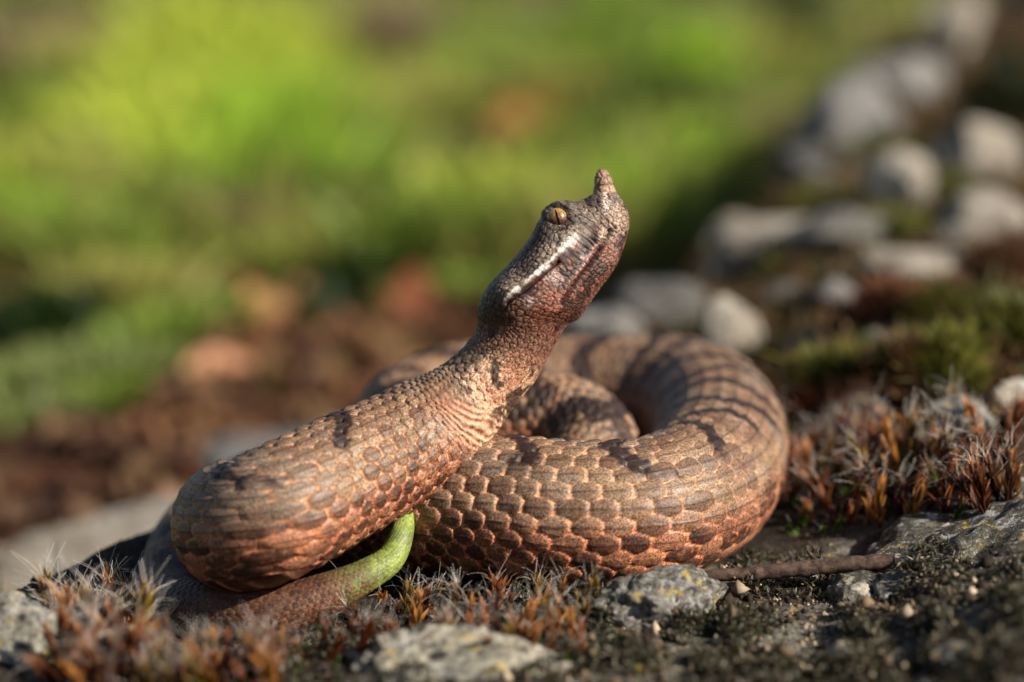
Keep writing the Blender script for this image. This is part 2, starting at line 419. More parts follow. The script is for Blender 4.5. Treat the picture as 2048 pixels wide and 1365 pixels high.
fph = (S[:, None] - 3.2 * np.cos(th)[None]) / 1.15 + .75 * fbm(np.c_[pos.reshape(-1, 3) / 4.5], 2, 91).reshape(nr, NA)
fsid = sstep(.12, .5, np.abs(th) / math.radians(135))[None]
ribw = np.abs(np.sin(fph * math.pi)) ** .7
wrinkle = fold2 * fsid * .55 * (ribw - .6)
h = h * (1 - .55 * fold2 * fsid) + wrinkle
h_body = h * inb
# --- head scales: small irregular cells
sh = np.repeat(S[:, None], NA, 1)
arc = th[None] * ((hh + hw) / 2)[:, None]
arc = np.where(np.arange(nr)[:, None] < n_head, th[None] * (np.minimum((hh + hw) / 2, 9.))[:, None], arc)
def cells(x, y, size, seed):
    x = x / size; y = y / size; ix = np.floor(x); iy = np.floor(y); f1 = np.full(x.shape, 9.); f2 = f1.copy(); idv = np.zeros(x.shape)
    for dx in (-1, 0, 1):
        for dy in (-1, 0, 1):
            cx, cy = ix + dx, iy + dy
            qx = cx + .15 + .7 * _hash(cx, cy, cx * 0, seed); qy = cy + .15 + .7 * _hash(cx, cy, cx * 0, seed + 1)
            d = np.hypot(x - qx, y - qy); m = d < f1
            f2 = np.where(m, f1, np.minimum(f2, d)); idv = np.where(m, _hash(cx, cy, cx * 0, seed + 2), idv); f1 = np.where(m, d, f1)
    return f1, f2, idv
hr = slice(0, n_head + 140); nzc = fbm(pos[hr].reshape(-1, 3) / 1.5, 2, 15).reshape(-1, NA)
f1, f2, hid = cells(sh[hr] + .25 * nzc, arc[hr] + .25 * nzc, 1.2, 21)
hedge = np.clip((f2 - f1) / .28, 0, 1)
h_head = np.zeros((nr, NA)); h_head[hr] = .30 * np.sqrt(hedge) + .10 * (hid - .5)
hedge_f = np.ones((nr, NA)); hedge_f[hr] = hedge; hid_f = np.zeros((nr, NA)); hid_f[hr] = hid
# side-view coordinates of the head (the same on both flanks), in photo pixels at the plane of focus
qx = 1024 + pos[..., 0] / K; qv = (pos * UPV).sum(2); qy = 682 - qv / K
sidew = np.abs((nrm * FWD).sum(2))           # 1 on the flanks, 0 on the midlines
def pl(pts, sub=None):
    """distance in px to a polyline"""
    best = np.full(qx.shape, 1e9); pts = np.array(pts, float)
    for a, b in zip(pts[:-1], pts[1:]):
        ab = b - a; t = np.clip(((qx - a[0]) * ab[0] + (qy - a[1]) * ab[1]) / ab.dot(ab), 0, 1)
        best = np.minimum(best, np.hypot(qx - a[0] - t * ab[0], qy - a[1] - t * ab[1]))
    return best
def sdl(pts):
    """signed: positive below/right of the line through the polyline"""
    best = np.full(qx.shape, 1e9); sg = np.ones(qx.shape); pts = np.array(pts, float)
    for a, b in zip(pts[:-1], pts[1:]):
        ab = b - a; t = np.clip(((qx - a[0]) * ab[0] + (qy - a[1]) * ab[1]) / ab.dot(ab), 0, 1)
        d = np.hypot(qx - a[0] - t * ab[0], qy - a[1] - t * ab[1]); s = np.where(ab[0] * (qy - a[1]) - ab[1] * (qx - a[0]) > 0, 1., -1.)
        m = d < best; best = np.where(m, d, best); sg = np.where(m, s, sg)
    return best * sg * (1. if pts[-1, 0] > pts[0, 0] else -1.)
g = lambda x, y, r: np.exp(-((qx - x) ** 2 + (qy - y) ** 2) / (r * r))
onh = 1 - sstep(-2, 5, S)[:, None] + 0 * qx
nz1 = fbm(pos.reshape(-1, 3) / 1.1, 3, 31).reshape(nr, NA); nz2 = fbm(pos.reshape(-1, 3) / 3.2, 3, 41).reshape(nr, NA)
EYE = (1114, 439)
crease = [(1016, 608), (1040, 588), (1068, 566), (1092, 545), (1114, 527)]
stripe = [(1014, 604), (1040, 582), (1066, 560), (1090, 540), (1114, 517), (1140, 494), (1166, 474)]
mouth = [(1216, 462), (1204, 485), (1188, 510), (1168, 538), (1148, 563), (1132, 588), (1120, 606)]
dcr, dst, dmo = pl(crease), pl(stripe), pl(mouth)
s_st = sdl([(820, 760)] + stripe + [(1192, 448), (1300, 360)]); s_mo = sdl([(1235, 425)] + mouth + [(1095, 645)])
sd = onh * sstep(.15, .5, sidew)
hmod = h_head * (1 - inb)
hmod = hmod * (1 - .8 * np.exp(-(dcr / 5) ** 2) * sd)
hmod += sd * (-.75 * np.exp(-(dcr / 3.2) ** 2) + .30 * np.exp(-((s_st + 5) / 6) ** 2) * (dst < 16))
hmod -= h_head * .7 * np.exp(-((s_st + 4) / 6) ** 2) * (dst < 14) * sd
hmod += sd * (-.70 * np.exp(-(dmo / 3.4) ** 2) + .35 * np.exp(-((s_mo - 9) / 6) ** 2) * (dmo < 18))
hmod += onh * (-1.5 * g(*EYE, 19) * sstep(.3, .6, sidew) + .9 * np.exp(-(pl([(1092, 428), (1106, 416), (1124, 411), (1142, 412)]) / 9) ** 2) * sstep(.05, .4, sidew))
hmod += sd * (.5 * g(1190, 405, 14) - .5 * g(1193, 408, 5) + .4 * g(1225, 450, 16) + .4 * g(1195, 475, 12) + .8 * g(1005, 585, 34))
hmod += onh * (.5 * g(1150, 630, 16))
pos2 = pos + nrm * (h_body + hmod)[..., None]

# --- colours of the skin
def L3(r, g_, b): return lin((r, g_, b))
rnd = rid
dorsal = 1 - sstep(.50, .80, side + 0 * u)   # 1 on the back, 0 low on the flank
brown = mixc(L3(162, 134, 106), L3(122, 95, 75), rnd)
brown = mixc(brown, mixc(L3(150, 136, 120), L3(128, 112, 98), rnd), .6 * sstep(-.1, .5, fbm(pos.reshape(-1, 3) / 9., 2, 77).reshape(nr, NA)))
flank = mixc(L3(194, 132, 98), L3(140, 94, 72), rnd)
sc_col = mixc(flank, brown, np.clip(dorsal + .25 * nz2, 0, 1))
inter = mixc(L3(218, 138, 98), L3(206, 154, 116), dorsal)
rim = sstep(.62, .95, own_e) * sstep(-.1, .2, own_a)
col = np.where(on[..., None], mixc(sc_col, inter, .55 * rim), inter)
col = mixc(col, L3(74, 40, 26) * np.ones(3), keel * .7)
# low flank: dark blotches on every other scale row, pale orange free edges
low = sstep(.52, .74, side + .1 * nz2)
blot = sstep(-.1, .25, fbm(np.stack([u.ravel() * .9, v.ravel() * .55, 0 * u.ravel()], 1), 3, 51).reshape(nr, NA))
blot = np.clip(sstep(.5, .62, rid) * .9 + .6 * blot, 0, 1) * sstep(-.5, .2, nz1 + .3)
col = mixc(col, L3(58, 35, 28) * np.ones(3), low * blot * .85 * (1 - rim) * on)
col = mixc(col, L3(230, 142, 100) * np.ones(3), low * rim * .85 * on)
vcol = mixc(L3(118, 62, 42) * np.ones(3), L3(222, 160, 122) * np.ones(3), sstep(.55, .95, va) * (np.abs(v) < 11.4))
vcol = mixc(vcol, L3(50, 30, 25) * np.ones(3), .75 * sstep(-.05, .3, nz2))
col = np.where(ventral[..., None], vcol, col)
# dorsal bars: thin dark bars across the back
barp = np.interp(S, [ctrl_s[2], ctrl_s[6], ctrl_s[14], ctrl_s[17], ctrl_s[21], ctrl_s[26], ctrl_s[32], ctrl_s[-1]], np.cumsum([0, 2.4, 3.9, 2.3, 7.6, 4.4, 4.6, 10]))
barp = barp[:, None] + .16 * np.sin(v * .9 + np.floor(barp)[:, None] * 2.1) + .05 * nz2
bd_ = np.abs(barp - np.floor(barp) - .5)
wbar = np.interp(S, [ctrl_s[17], ctrl_s[18], ctrl_s[25], ctrl_s[27]], [.14, .21, .21, .22])[:, None]
bar = (1 - sstep(wbar * .65, wbar, bd_ + .03 * nz1)) * (1 - sstep(2.6, 3.8, np.abs(v) + .9 * nz2 - 1.3 * sstep(ctrl_s[17], ctrl_s[18], S)[:, None]))
bar = bar * inb * sstep(ctrl_s[3], ctrl_s[4], S)[:, None]
zz = np.interp(S, [ctrl_s[26], ctrl_s[27], ctrl_s[31], ctrl_s[32]], [0, 1, 1, 0])[:, None]   # zigzag sides on the thin inner coil
zig = zz * (1 - sstep(.5, 1.1, np.abs(np.abs(v) - 3.6 - 1.3 * np.sin(barp * 2 * math.pi)) + .5 * nz1))
col = mixc(col, L3(44, 32, 32) * np.ones(3), np.clip(bar * .92 + zig * .8, 0, .93))
# fold: orange skin between pale ribs
ribs = ribw
fcol = mixc(L3(190, 96, 56) * np.ones(3), mixc(L3(120, 98, 78), L3(238, 206, 170), np.clip(side * 1.4 - .35, 0, 1) + 0 * u), ribs ** 1.5)
fcol = mixc(fcol, L3(60, 40, 32) * np.ones(3), .8 * sstep(.1, .4, nz1) * (1 - sstep(.6, .9, ribs)))
col = mixc(col, fcol, np.clip(fold2 * 1.2 * fsid, 0, .92))
# neck, between fold and head: grey-brown back, cream flank with dark blotches
neck = (sstep(-7, 1, S) * (1 - sstep(7, 13, S)))[:, None] + 0 * u
ncol = mixc(L3(122, 103, 88) * np.ones(3), L3(226, 186, 152) * np.ones(3), sstep(.30, .5, side + .2 * nz2 + .08 * nz1))
ncol = mixc(ncol, L3(52, 36, 30) * np.ones(3), .92 * sstep(-.02, .2, nz2 + .4 * nz1) * sstep(.25, .45, side + 0 * u))
ncol = mixc(ncol, L3(168, 92, 62) * np.ones(3), .6 * sstep(0, .5, -nz2) * sstep(.55, .75, side + 0 * u))
col = mixc(col, ncol, np.clip(neck, 0, 1) * .9)
# tail: brown darkened to carry the coil's shade, then lime green towards the tip
tl = sstep(ctrl_s[37], ctrl_s[40], S)[:, None] + 0 * u
col = mixc(col, mixc(L3(112, 76, 56), L3(84, 55, 41), rnd), tl * .9)
gt = sstep(ctrl_s[42], ctrl_s[44], S)[:, None] + .1 * nz2 * sstep(ctrl_s[42] - 3, ctrl_s[42], S)[:, None]
gcol = mixc(mixc(L3(122, 142, 62), L3(150, 166, 84), rnd), L3(92, 108, 46) * np.ones(3), 1. - on)
gt = gt + np.where(gt > .02, (rid - .5) * .7 * (1 - np.abs(2 * np.clip(gt, 0, 1) - 1)), 0)
gcol = mixc(gcol, L3(86, 92, 56) * np.ones(3), .55 * sstep(-.1, .4, nz2))
col = mixc(col, gcol, np.clip(gt, 0, 1))
# --- head paint
def paint(c, mask, amt=1.): 
    global hcol
    hcol = mixc(hcol, lin(c) * np.ones(3), np.clip(mask * amt, 0, 1))
hcol = mixc(L3(150, 128, 112), L3(112, 94, 82), hid_f) * np.ones(3)
paint((190, 164, 138), sstep(.0, .4, nz2), .75)
paint((62, 52, 48), sstep(.1, .5, -nz2) * sstep(.2, .5, sidew), .55)
below = sstep(-2, 3, s_st)
paint((160, 110, 86), below, 1.)
paint((58, 38, 31), below * sstep(-.1, .25, nz2 * .8 + nz1 * .5 + 1.1 * g(1140, 545, 38) + 1.1 * g(1178, 500, 30) + .5 * g(1060, 600, 24) - .75 * g(1085, 645, 60) - .25), .92)
paint((168, 88, 60), sstep(-.05, .3, nz1 * .9 + 1.2 * np.clip(g(1090, 628, 42) + g(1128, 602, 30), 0, 1) - .55) * below, .85)
paint((204, 168, 158), sstep(.45, .75, g(1107, 556, 20) + g(1058, 606, 14) + .8 * g(1165, 515, 9) + .35 * nz1) * below, .9)
paint((50, 36, 32), sstep(.35, .7, g(985, 632, 40) + .5 * nz2 + .3 * nz1), .8)
wst = np.interp(qx, [1014, 1060, 1100, 1130, 1166], [3.5, 4.0, 4.5, 9., 8.])
paint((222, 218, 212), (1 - sstep(.55, 1.1, (np.abs(s_st + wst * .8) + 4.5 * nz1 + 3 * nz2) / wst)) * (dst < 20) * sstep(.1, .4, sidew) * np.interp(qx, [1010, 1018, 1110, 1140, 1175], [0, 1, 1, .75, .2]), .95)
paint((48, 26, 20), np.exp(-(dcr / 3.) ** 2) * sd, 1.)
paint((210, 146, 120), (1 - sstep(3, 7, np.abs(s_mo + 6) + 2 * nz1)) * (dmo < 24) * sd * np.interp(qx, [1140, 1160], [.3, 1]), .8)
paint((70, 30, 20), np.exp(-(dmo / 3.) ** 2) * sd, .9)
paint((148, 86, 62), sstep(1, 5, s_mo) * (qx > 1105) * sd, .7)
paint((70, 42, 33), sstep(2, 6, s_mo) * sstep(-.1, .15, nz2 + .5 * nz1) * (qx > 1105), .85)
paint((190, 160, 134), sstep(.25, .6, g(1232, 440, 30) + g(1210, 470, 16) + .3 * nz1), .85)
paint((88, 74, 68), sstep(.35, .65, g(1188, 404, 19)), .9)
paint((230, 214, 198), (1 - sstep(3, 7, pl([(1211, 388), (1212, 408), (1210, 428)]) + 3 * nz1)), .9)
paint((196, 166, 136), np.exp(-(pl([(1098, 417), (1112, 408), (1130, 408)]) / 6) ** 2), .8)  # tan highlight painted along the brow ridge
paint((40, 32, 30), np.exp(-((np.hypot(qx - EYE[0], qy - EYE[1]) - 25) / 4) ** 2) * sd, .8)
hl_ = hcol.mean(-1, keepdims=True); hcol = (hcol * .84 + hl_ * .16) * np.where(hl_ > .45, 1.08, .86)
hcol *= (0.35 + .65 * hedge_f)[..., None]
col = mixc(hcol, col, sstep(-7, 2, S)[:, None] + 0 * u)
spk = np.where(on, .75, .35) * (1 - .5 * low) + .55 * low
spk = spk * (1 - .5 * np.clip(gt, 0, 1)) * (1 - .5 * fold[:, None])
spk = np.where(np.arange(nr)[:, None] < n_head, 1., spk)
spk = spk * (1 - .85 * np.exp(-(np.abs(s_st + 5) / 7) ** 2) * (dst < 20) * onh)

V = pos2.reshape(-1, 3); Ccol = col.reshape(-1, 3); Sp = spk.ravel()
ri = np.arange(nr - 1)[:, None] * NA; ci = np.arange(NA)[None]; cn = (ci + 1) % NA
F = np.stack([ri + ci, ri + cn, ri + NA + cn, ri + NA + ci], -1).reshape(-1, 4)
# close both ends
nV = len(V)
V = np.vstack([V, pos2[0].mean(0), pos2[-1].mean(0)]); Ccol = np.vstack([Ccol, Ccol[0], Ccol[nV - 1]]); Sp = np.r_[Sp, .5, .5]
k = np.arange(0, NA, 2)
F = np.vstack([F, np.c_[np.full(len(k), nV), (k + 2) % NA, (k + 1) % NA, k], np.c_[np.full(len(k), nV + 1), nV - NA + k, nV - NA + (k + 1) % NA, nV - NA + (k + 2) % NA]])
me = mesh_np('viper', V, F, cols=np.clip(Ccol, 0, 1), floats={'Spk': Sp})
viper = obj('viper', me, M['skin'])
tag(viper, 'coiled brown horned viper rearing its head, green tail tip, on mossy rock', 'snake')
bm = bmesh.new(); bm.from_mesh(me); bmesh.ops.recalc_face_normals(bm, faces=bm.faces); bm.to_mesh(me); bm.free()

# --- horn on the snout
hz = np.linspace(0, 1, 46); nh = 72
hcx = np.interp(hz, [0, .25, .6, 1], [1213, 1210, 1207, 1204]); hcy = np.interp(hz, [0, .25, .6, 1], [404, 388, 364, 337])
hrad = np.interp(hz, [0, .22, .45, .7, .88, .96, 1], [2.9, 2.2, 1.75, 1.45, 1.0, .6, .12])
ha = np.linspace(0, 2 * math.pi, nh, endpoint=False)
cc = np.array([P(x, y, 0) for x, y in zip(hcx, hcy)])
hv = cc[:, None] + hrad[:, None, None] * (XA * np.cos(ha)[None, :, None] + -FWD * np.sin(ha)[None, :, None] * 1.05)
hn = hv - cc[:, None]; hn /= np.maximum(np.linalg.norm(hn, axis=2), 1e-6)[..., None]
a1, a2, hidh = cells(np.repeat(hz[:, None] * 4.6, nh, 1), np.repeat(ha[None] * 1.15, 46, 0) * np.ones((46, 1)), 1.15, 61)
hE = np.clip((a2 - a1) / .3, 0, 1)
hv = hv + hn * (.28 * np.sqrt(hE) * np.minimum(hrad, 1.)[:, None])[..., None]
hc_ = mixc(L3(200, 162, 134), L3(160, 124, 102), hidh) * (.4 + .6 * hE)[..., None]
ri = np.arange(45)[:, None] * nh; ci = np.arange(nh)[None]; cn = (ci + 1) % nh
hf = np.stack([ri + ci, ri + cn, ri + nh + cn, ri + nh + ci], -1).reshape(-1, 4)
horn = obj('horn', mesh_np('horn', hv.reshape(-1, 3), hf, cols=hc_.reshape(-1, 3), floats={'Spk': np.full(46 * nh, .75)}), M['skin'], viper)

# --- eyes
def mat_eye():
    t = NT('viper_iris'); tc = t.n('ShaderNodeTexCoord'); sx = t.n('ShaderNodeSeparateXYZ'); t.l(tc.outputs['Object'], sx.inputs[0])
    c = t.coord(); n = t.noise(c, 5., 3, .7)
    up = t.math('ADD', t.math('MULTIPLY', sx.outputs['Z'], 290.), t.math('ADD', t.math('MULTIPLY', n, 1.3), -.38))
    b = t.ramp(up, (.05, (.05, .018, .010)), (.35, (.22, .10, .04)), (.6, (.42, .22, .045)), (.9, (.60, .36, .09)))
    b = t.mix(t.ramp(n, (.42, .9), (.53, 0.)), b, (.045, .02, .012))
    return t.done(t.bsdf(b, .25, .5, None, 1.))
M['eye'] = mat_eye()
M['pupil'] = mat_plain('viper_pupil', (.002, .002, .002), (.004, .004, .004), 1., .1)
def ellipsoid(name, r, seg=32, ring=20):
    bm = bmesh.new(); bmesh.ops.create_uvsphere(bm, u_segments=seg, v_segments=ring, radius=1.)
    for vv in bm.verts: vv.co = Vector((vv.co.x * r[0] * MM, vv.co.y * r[1] * MM, vv.co.z * r[2] * MM))
    m_ = bpy.data.meshes.new(name); bm.to_mesh(m_); bm.free()
    m_.polygons.foreach_set('use_smooth', np.ones(len(m_.polygons), bool)); return m_
eye_me = ellipsoid('eye', (2.2, 1.9, 2.1)); pup_me = ellipsoid('pupil', (.80, 1.985, 2.06), 32, 24)
for sgn in (1, -1):
    m_ = ((nrm * FWD).sum(2) * sgn < 0) & (np.arange(nr)[:, None] < n_head)
    dd = np.where(m_, np.hypot(qx - EYE[0], qy - EYE[1]), 1e9); ix = np.unravel_index(np.argmin(dd), dd.shape)
    dep = abs(pos[ix].dot(FWD)) - 1.55; ctr = P(EYE[0], EYE[1], 0) - FWD * sgn * dep
    ey = obj('eye', eye_me, M['eye'], viper, ctr)
    pu = obj('pupil', pup_me, M['pupil'], ey, (.0, 0, 0)); pu.rotation_euler = (0, math.radians(-16), 0); ey.rotation_euler = (-PITCH * sgn, 0, 0)

# ------------------------------------------------------------------ stones
def rock_mesh(name, size, seed, sub=5, cuts=7, rough=.16):
    r_ = np.random.default_rng(seed); bm = bmesh.new(); bmesh.ops.create_icosphere(bm, subdivisions=sub, radius=1.)
    v = np.array([x.co[:] for x in bm.verts]); f = np.array([[x.index for x in fc.verts] for fc in bm.faces]); bm.free()
    for _ in range(cuts):
        n = r_.normal(size=3); n /= np.linalg.norm(n); d = r_.uniform(.55, .85)
        pr = v @ n; v = v - n * (np.maximum(pr - d, 0) * .96)[:, None]
    nv = v / np.linalg.norm(v, axis=1)[:, None]
    v = v * (1 + rough * fbm(nv * 1.6 + seed * 3.1, 3, seed))[:, None]
    v = v * (1 + rough * .35 * fbm(nv * 7 + seed, 4, seed + 5))[:, None]
    return mesh_np(name, v * np.array(size), f)
def stone(name, ctr, size, seed, mat, label, rz=0., tilt=0., sub=5, cuts=7, group=None, cat='stone', rough=.16):
    o = obj(name, rock_mesh(name, size, seed, sub, cuts, rough), M[mat], None, ctr)
    o.rotation_euler = (math.radians(tilt), math.radians(tilt * .6), math.radians(rz))
    return tag(o, label, cat, group)
def far_stone(px, py, wpx, hpx, mat, seed, label, sub=4, name='stone'):
    """a stone lying on the terrain where the photo shows it"""
    p, d = hit(px, py + hpx * .42, 20)
    s_ = K * (DIST + d) / DIST
    sz = np.array([wpx * s_ * .66, wpx * s_ * .55, hpx * s_ * .60])
    return stone(name, p + np.array([0, sz[1] * .5, sz[2] * .55]), sz, seed, mat, label, seed * 37 % 90, (seed * 13 % 30) - 15, sub, 12, None, 'stone', .11)

stone('stone', P(1318, 1222, -20), (13.5, 11, 8.5), 12, 'rock_grey', 'small grey peaked stone wedged under the lower front coil', 15, 0, 6, 9)
stone('rock', P(905, 1362, -50), (24, 15, 12), 27, 'rock_speck', 'pale rock with yellow lichen spots beside the grey-green moss mat', 20, 6, 6)
stone('rock', P(-22, 1340, -36), (15, 18, 14.5), 35, 'rock_speck', 'cream and black speckled rock with yellow lichen next to the brown moss shoots', 40, -14, 6)
stone('rock', P(2020, 1215, -10), (46, 30, 19), 44, 'rock_lichen', 'large grey rock crusted with yellow and white lichen beside the broken twig', 28, 8, 6, 9)
stone('rock', P(2040, 1345, -48), (27, 20, 13), 58, 'rock_lichen', 'dark rock with blotchy yellow lichen against the large lichen rock', 50, 5, 6, 8)
stone('rock', P(1745, 1235, -14), (19, 14, 8), 52, 'rock_lichen', 'low dark rock with white lichen crust under the twig end', -10, 4, 6)

for a in [
    (1462, 655, 100, 150, 'rock_pale', 3, 'upright pale stone standing directly behind the highest coil'),
    (1545, 515, 270, 130, 'rock_pale', 5, 'broad pale flat-topped stone behind the upright pale stone'),
    (1830, 548, 190, 120, 'rock_pale', 8, 'whitish stone rising behind the rust-brown moss cushion'),
    (1690, 605, 130, 80, 'rock_blue', 9, 'small blue-grey stone between the pale stones and the moss bank'),
    (1625, 690, 100, 80, 'rock_grey', 11, 'small grey stone at the foot of the green moss bank'),
    (1715, 475, 260, 130, 'rock_grey', 13, 'grey lichen-stained stone behind the broad pale stone'),
    (1965, 315, 170, 140, 'rock_pale', 15, 'pale rounded stone in front of the dark mossy hollow'),
    (1815, 375, 150, 130, 'rock_pale', 17, 'tan stone leaning beside the pale rounded stone'),
    (1970, 450, 220, 120, 'rock_pale', 19, 'long pale stone above the rust-brown moss'),
    (1700, 250, 260, 160, 'rock_blue', 21, 'large blue-grey boulder on the far end of the ledge'),
    (1820, 170, 210, 120, 'rock_blue', 23, 'blue-grey stone beside the large far boulder'),
    (1340, 620, 180, 120, 'rock_dark', 25, 'dark grey stone just beyond the coil under the viper chin'),
    (1215, 660, 170, 110, 'rock_blue', 29, 'smoky grey stone close behind the viper neck'),
    (1560, 600, 120, 70, 'rock_dark', 31, 'dark stone in the gap below the broad pale stone'),  # dark stone added to stand for the shadow in this gap
    (1925, 845, 150, 90, 'rock_grey', 33, 'tan-grey stone behind the hairy brown moss cushion'),
    (2030, 800, 90, 70, 'rock_pale', 37, 'small tan stone at the edge of the green moss bank'),
    (1890, 60, 120, 190, 'rock_pale', 39, 'tan upright stone at the far top of the ledge'),
    (1480, 470, 110, 70, 'rock_pale', 61, 'small tan stone on the ledge rim beside the broad pale stone'),
    (1640, 430, 100, 60, 'rock_pale', 63, 'small pale stone wedged behind the grey lichen-stained stone'),
    (1900, 490, 90, 60, 'rock_grey', 65, 'small grey stone between the whitish stone and the long pale stone'),
    (1760, 690, 90, 60, 'rock_pale', 67, 'little tan stone beneath the rust-brown moss cushion'),
    (1600, 780, 70, 40, 'rock_pale', 69, 'tiny pale stone close against the outer coil bend'),
    (1740, 330, 110, 80, 'rock_pale', 71, 'tan stone under the large far boulder'),
    (1990, 560, 80, 50, 'rock_pale', 73, 'small pale stone half hidden by the reddish-brown moss'),
    (1620, 350, 160, 110, 'rock_dark', 41, 'dark grey stone below the large far boulder'),
    (1440, 560, 110, 70, 'rock_dark', 43, 'little dark stone beside the upright pale stone'),
]: far_stone(*a)
# stones lying below the ledge
stone('stone', X(300, 240, -110), (66, 36, 16), 45, 'rock_pale', 'big pale smooth stone lying below the ledge beyond the tail', 20, -16, 5, 5, rough=.10)
stone('stone', X(620, 330, -107), (40, 26, 13), 47, 'rock_blue', 'flat grey stone on the leaf litter below the ledge', 10, 0, 4, 6, rough=.1)


# ------------------------------------------------------------------ ribbons: moss leaves, hairs, grass
def ribbons(base, dirv, length, width, bend, nseg, c0, c1, wprof=None, seed=0):
    """flat tapering blades; base, dirv, bend (n,3); length, width (n,); c0, c1 (n,3) colours at foot and tip"""
    n = len(base); r_ = np.random.default_rng(seed)
    dirv = dirv / np.linalg.norm(dirv, axis=1)[:, None]
    wv = np.cross(dirv, r_.normal(size=(n, 3))); wv /= np.maximum(np.linalg.norm(wv, axis=1), 1e-6)[:, None]
    t = np.linspace(0, 1, nseg + 1)
    wp = np.interp(t, [0, .35, 1], [.7, 1., .04]) if wprof is None else wprof(t)
    ctr = base[:, None] + dirv[:, None] * (length[:, None] * t)[..., None] + bend[:, None] * (length[:, None] * t ** 2)[..., None]
    off = wv[:, None] * (width[:, None] * wp[None] * .5)[..., None]
    v = np.stack([ctr - off, ctr + off], 2).reshape(-1, 3)
    c = np.repeat((c0[:, None] * (1 - t)[None, :, None] + c1[:, None] * t[None, :, None])[:, :, None], 2, 2).reshape(-1, 3)
    k = (np.arange(n)[:, None] * (nseg + 1) + np.arange(nseg)[None]).ravel() * 2
    return v, np.c_[k, k + 1, k + 3, k + 2], c, ctr[:, -1]
def join(parts):
    o = 0; vs, fs, cs = [], [], []
    for v, f, c in parts: vs.append(v); fs.append(f + o); cs.append(c); o += len(v)
    return np.vstack(vs), np.vstack(fs), np.vstack(cs)

def shoot_proto(seed, tone, height, nleaf, hair=1., spread=1.):
    r_ = np.random.default_rng(seed)
    lean = r_.normal(size=2) * .16
    t = np.sort(r_.uniform(.0, 1, nleaf) ** .8); az = np.arange(nleaf) * 2.39996 + r_.normal(size=nleaf) * .3
    out = np.c_[np.cos(az), np.sin(az), 0 * az]
    stem = np.c_[lean[0] * t ** 1.5 * height, lean[1] * t ** 1.5 * height, t * height * .72]
    al = np.radians(np.interp(t, [0, .5, 1], [36, 20, 9]) * spread + r_.normal(size=nleaf) * 7)
    dv = out * np.sin(al)[:, None] + np.array([lean[0], lean[1], 1]) * np.cos(al)[:, None]
    ln = r_.uniform(.75, 1.15, nleaf) * height * .40; wd = r_.uniform(.6, 1.05, nleaf) * height / 7.
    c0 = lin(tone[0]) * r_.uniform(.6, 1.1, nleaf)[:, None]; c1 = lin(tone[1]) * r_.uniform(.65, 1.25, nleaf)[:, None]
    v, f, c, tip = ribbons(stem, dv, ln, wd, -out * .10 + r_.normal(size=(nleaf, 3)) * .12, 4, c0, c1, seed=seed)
    # stem
    sv, sf, scol, _ = ribbons(np.zeros((3, 3)), np.tile([lean[0] * .6, lean[1] * .6, 1.], (3, 1)), np.full(3, height * .8), np.full(3, .5), np.zeros((3, 3)), 3, np.tile(lin((40, 24, 16)), (3, 1)), np.tile(lin((90, 50, 26)), (3, 1)), seed=seed + 1)
    lv, lf, lc = join([(v, f, c), (sv, sf, scol)])
    m = r_.uniform(size=nleaf) < .62 * hair * np.interp(t, [0, .4, 1], [.12, .45, 1])
    hb = tip[m]; k = m.sum()
    hdv = dv[m] + out[m] * .25 + r_.normal(size=(k, 3)) * .22
    hv_, hf_, hc2, _ = ribbons(hb, hdv, r_.uniform(.45, 1.15, k) * height * .36, np.full(k, .058), out[m] * r_.uniform(-.1, .75, k)[:, None] + r_.normal(size=(k, 3)) * .3, 5,
                               np.tile(lin((206, 176, 140)), (k, 1)), np.tile(lin((246, 243, 238)), (k, 1)), lambda q: np.interp(q, [0, .2, 1], [1.6, 1., .5]), seed + 2)
    return mesh_np('moss_shoot', lv, lf, cols=lc), mesh_np('hair_tips', hv_, hf_, cols=hc2)
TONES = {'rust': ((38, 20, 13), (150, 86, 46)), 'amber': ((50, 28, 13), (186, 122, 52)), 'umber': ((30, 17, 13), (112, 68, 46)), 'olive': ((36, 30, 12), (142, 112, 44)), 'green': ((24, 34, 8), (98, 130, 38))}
PROTO = {}
sd_ = 100
for tn, n_ in (('rust', 4), ('amber', 4), ('umber', 3), ('olive', 3), ('green', 3)):
    PROTO[tn] = []
    for q in range(n_):
        sd_ += 7
        PROTO[tn].append(shoot_proto(sd_, TONES[tn], 8.4 if tn != 'green' else 5.5, 52 if tn != 'green' else 34, .95 if tn != 'green' else .25, .9 if tn != 'green' else 1.5))
path_xy = np.c_[bd[::4, :2], bd[::4, 2], bd[::4, 3]]
def clear_of_viper(p, gap=.5):
    d = np.hypot(path_xy[:, 0] - p[0], path_xy[:, 1] - p[1]); k = (path_xy[:, 2] - path_xy[:, 3]) < p[2] + 6
    return not np.any((d < path_xy[:, 3] * .92 + gap) & k)
placed = []
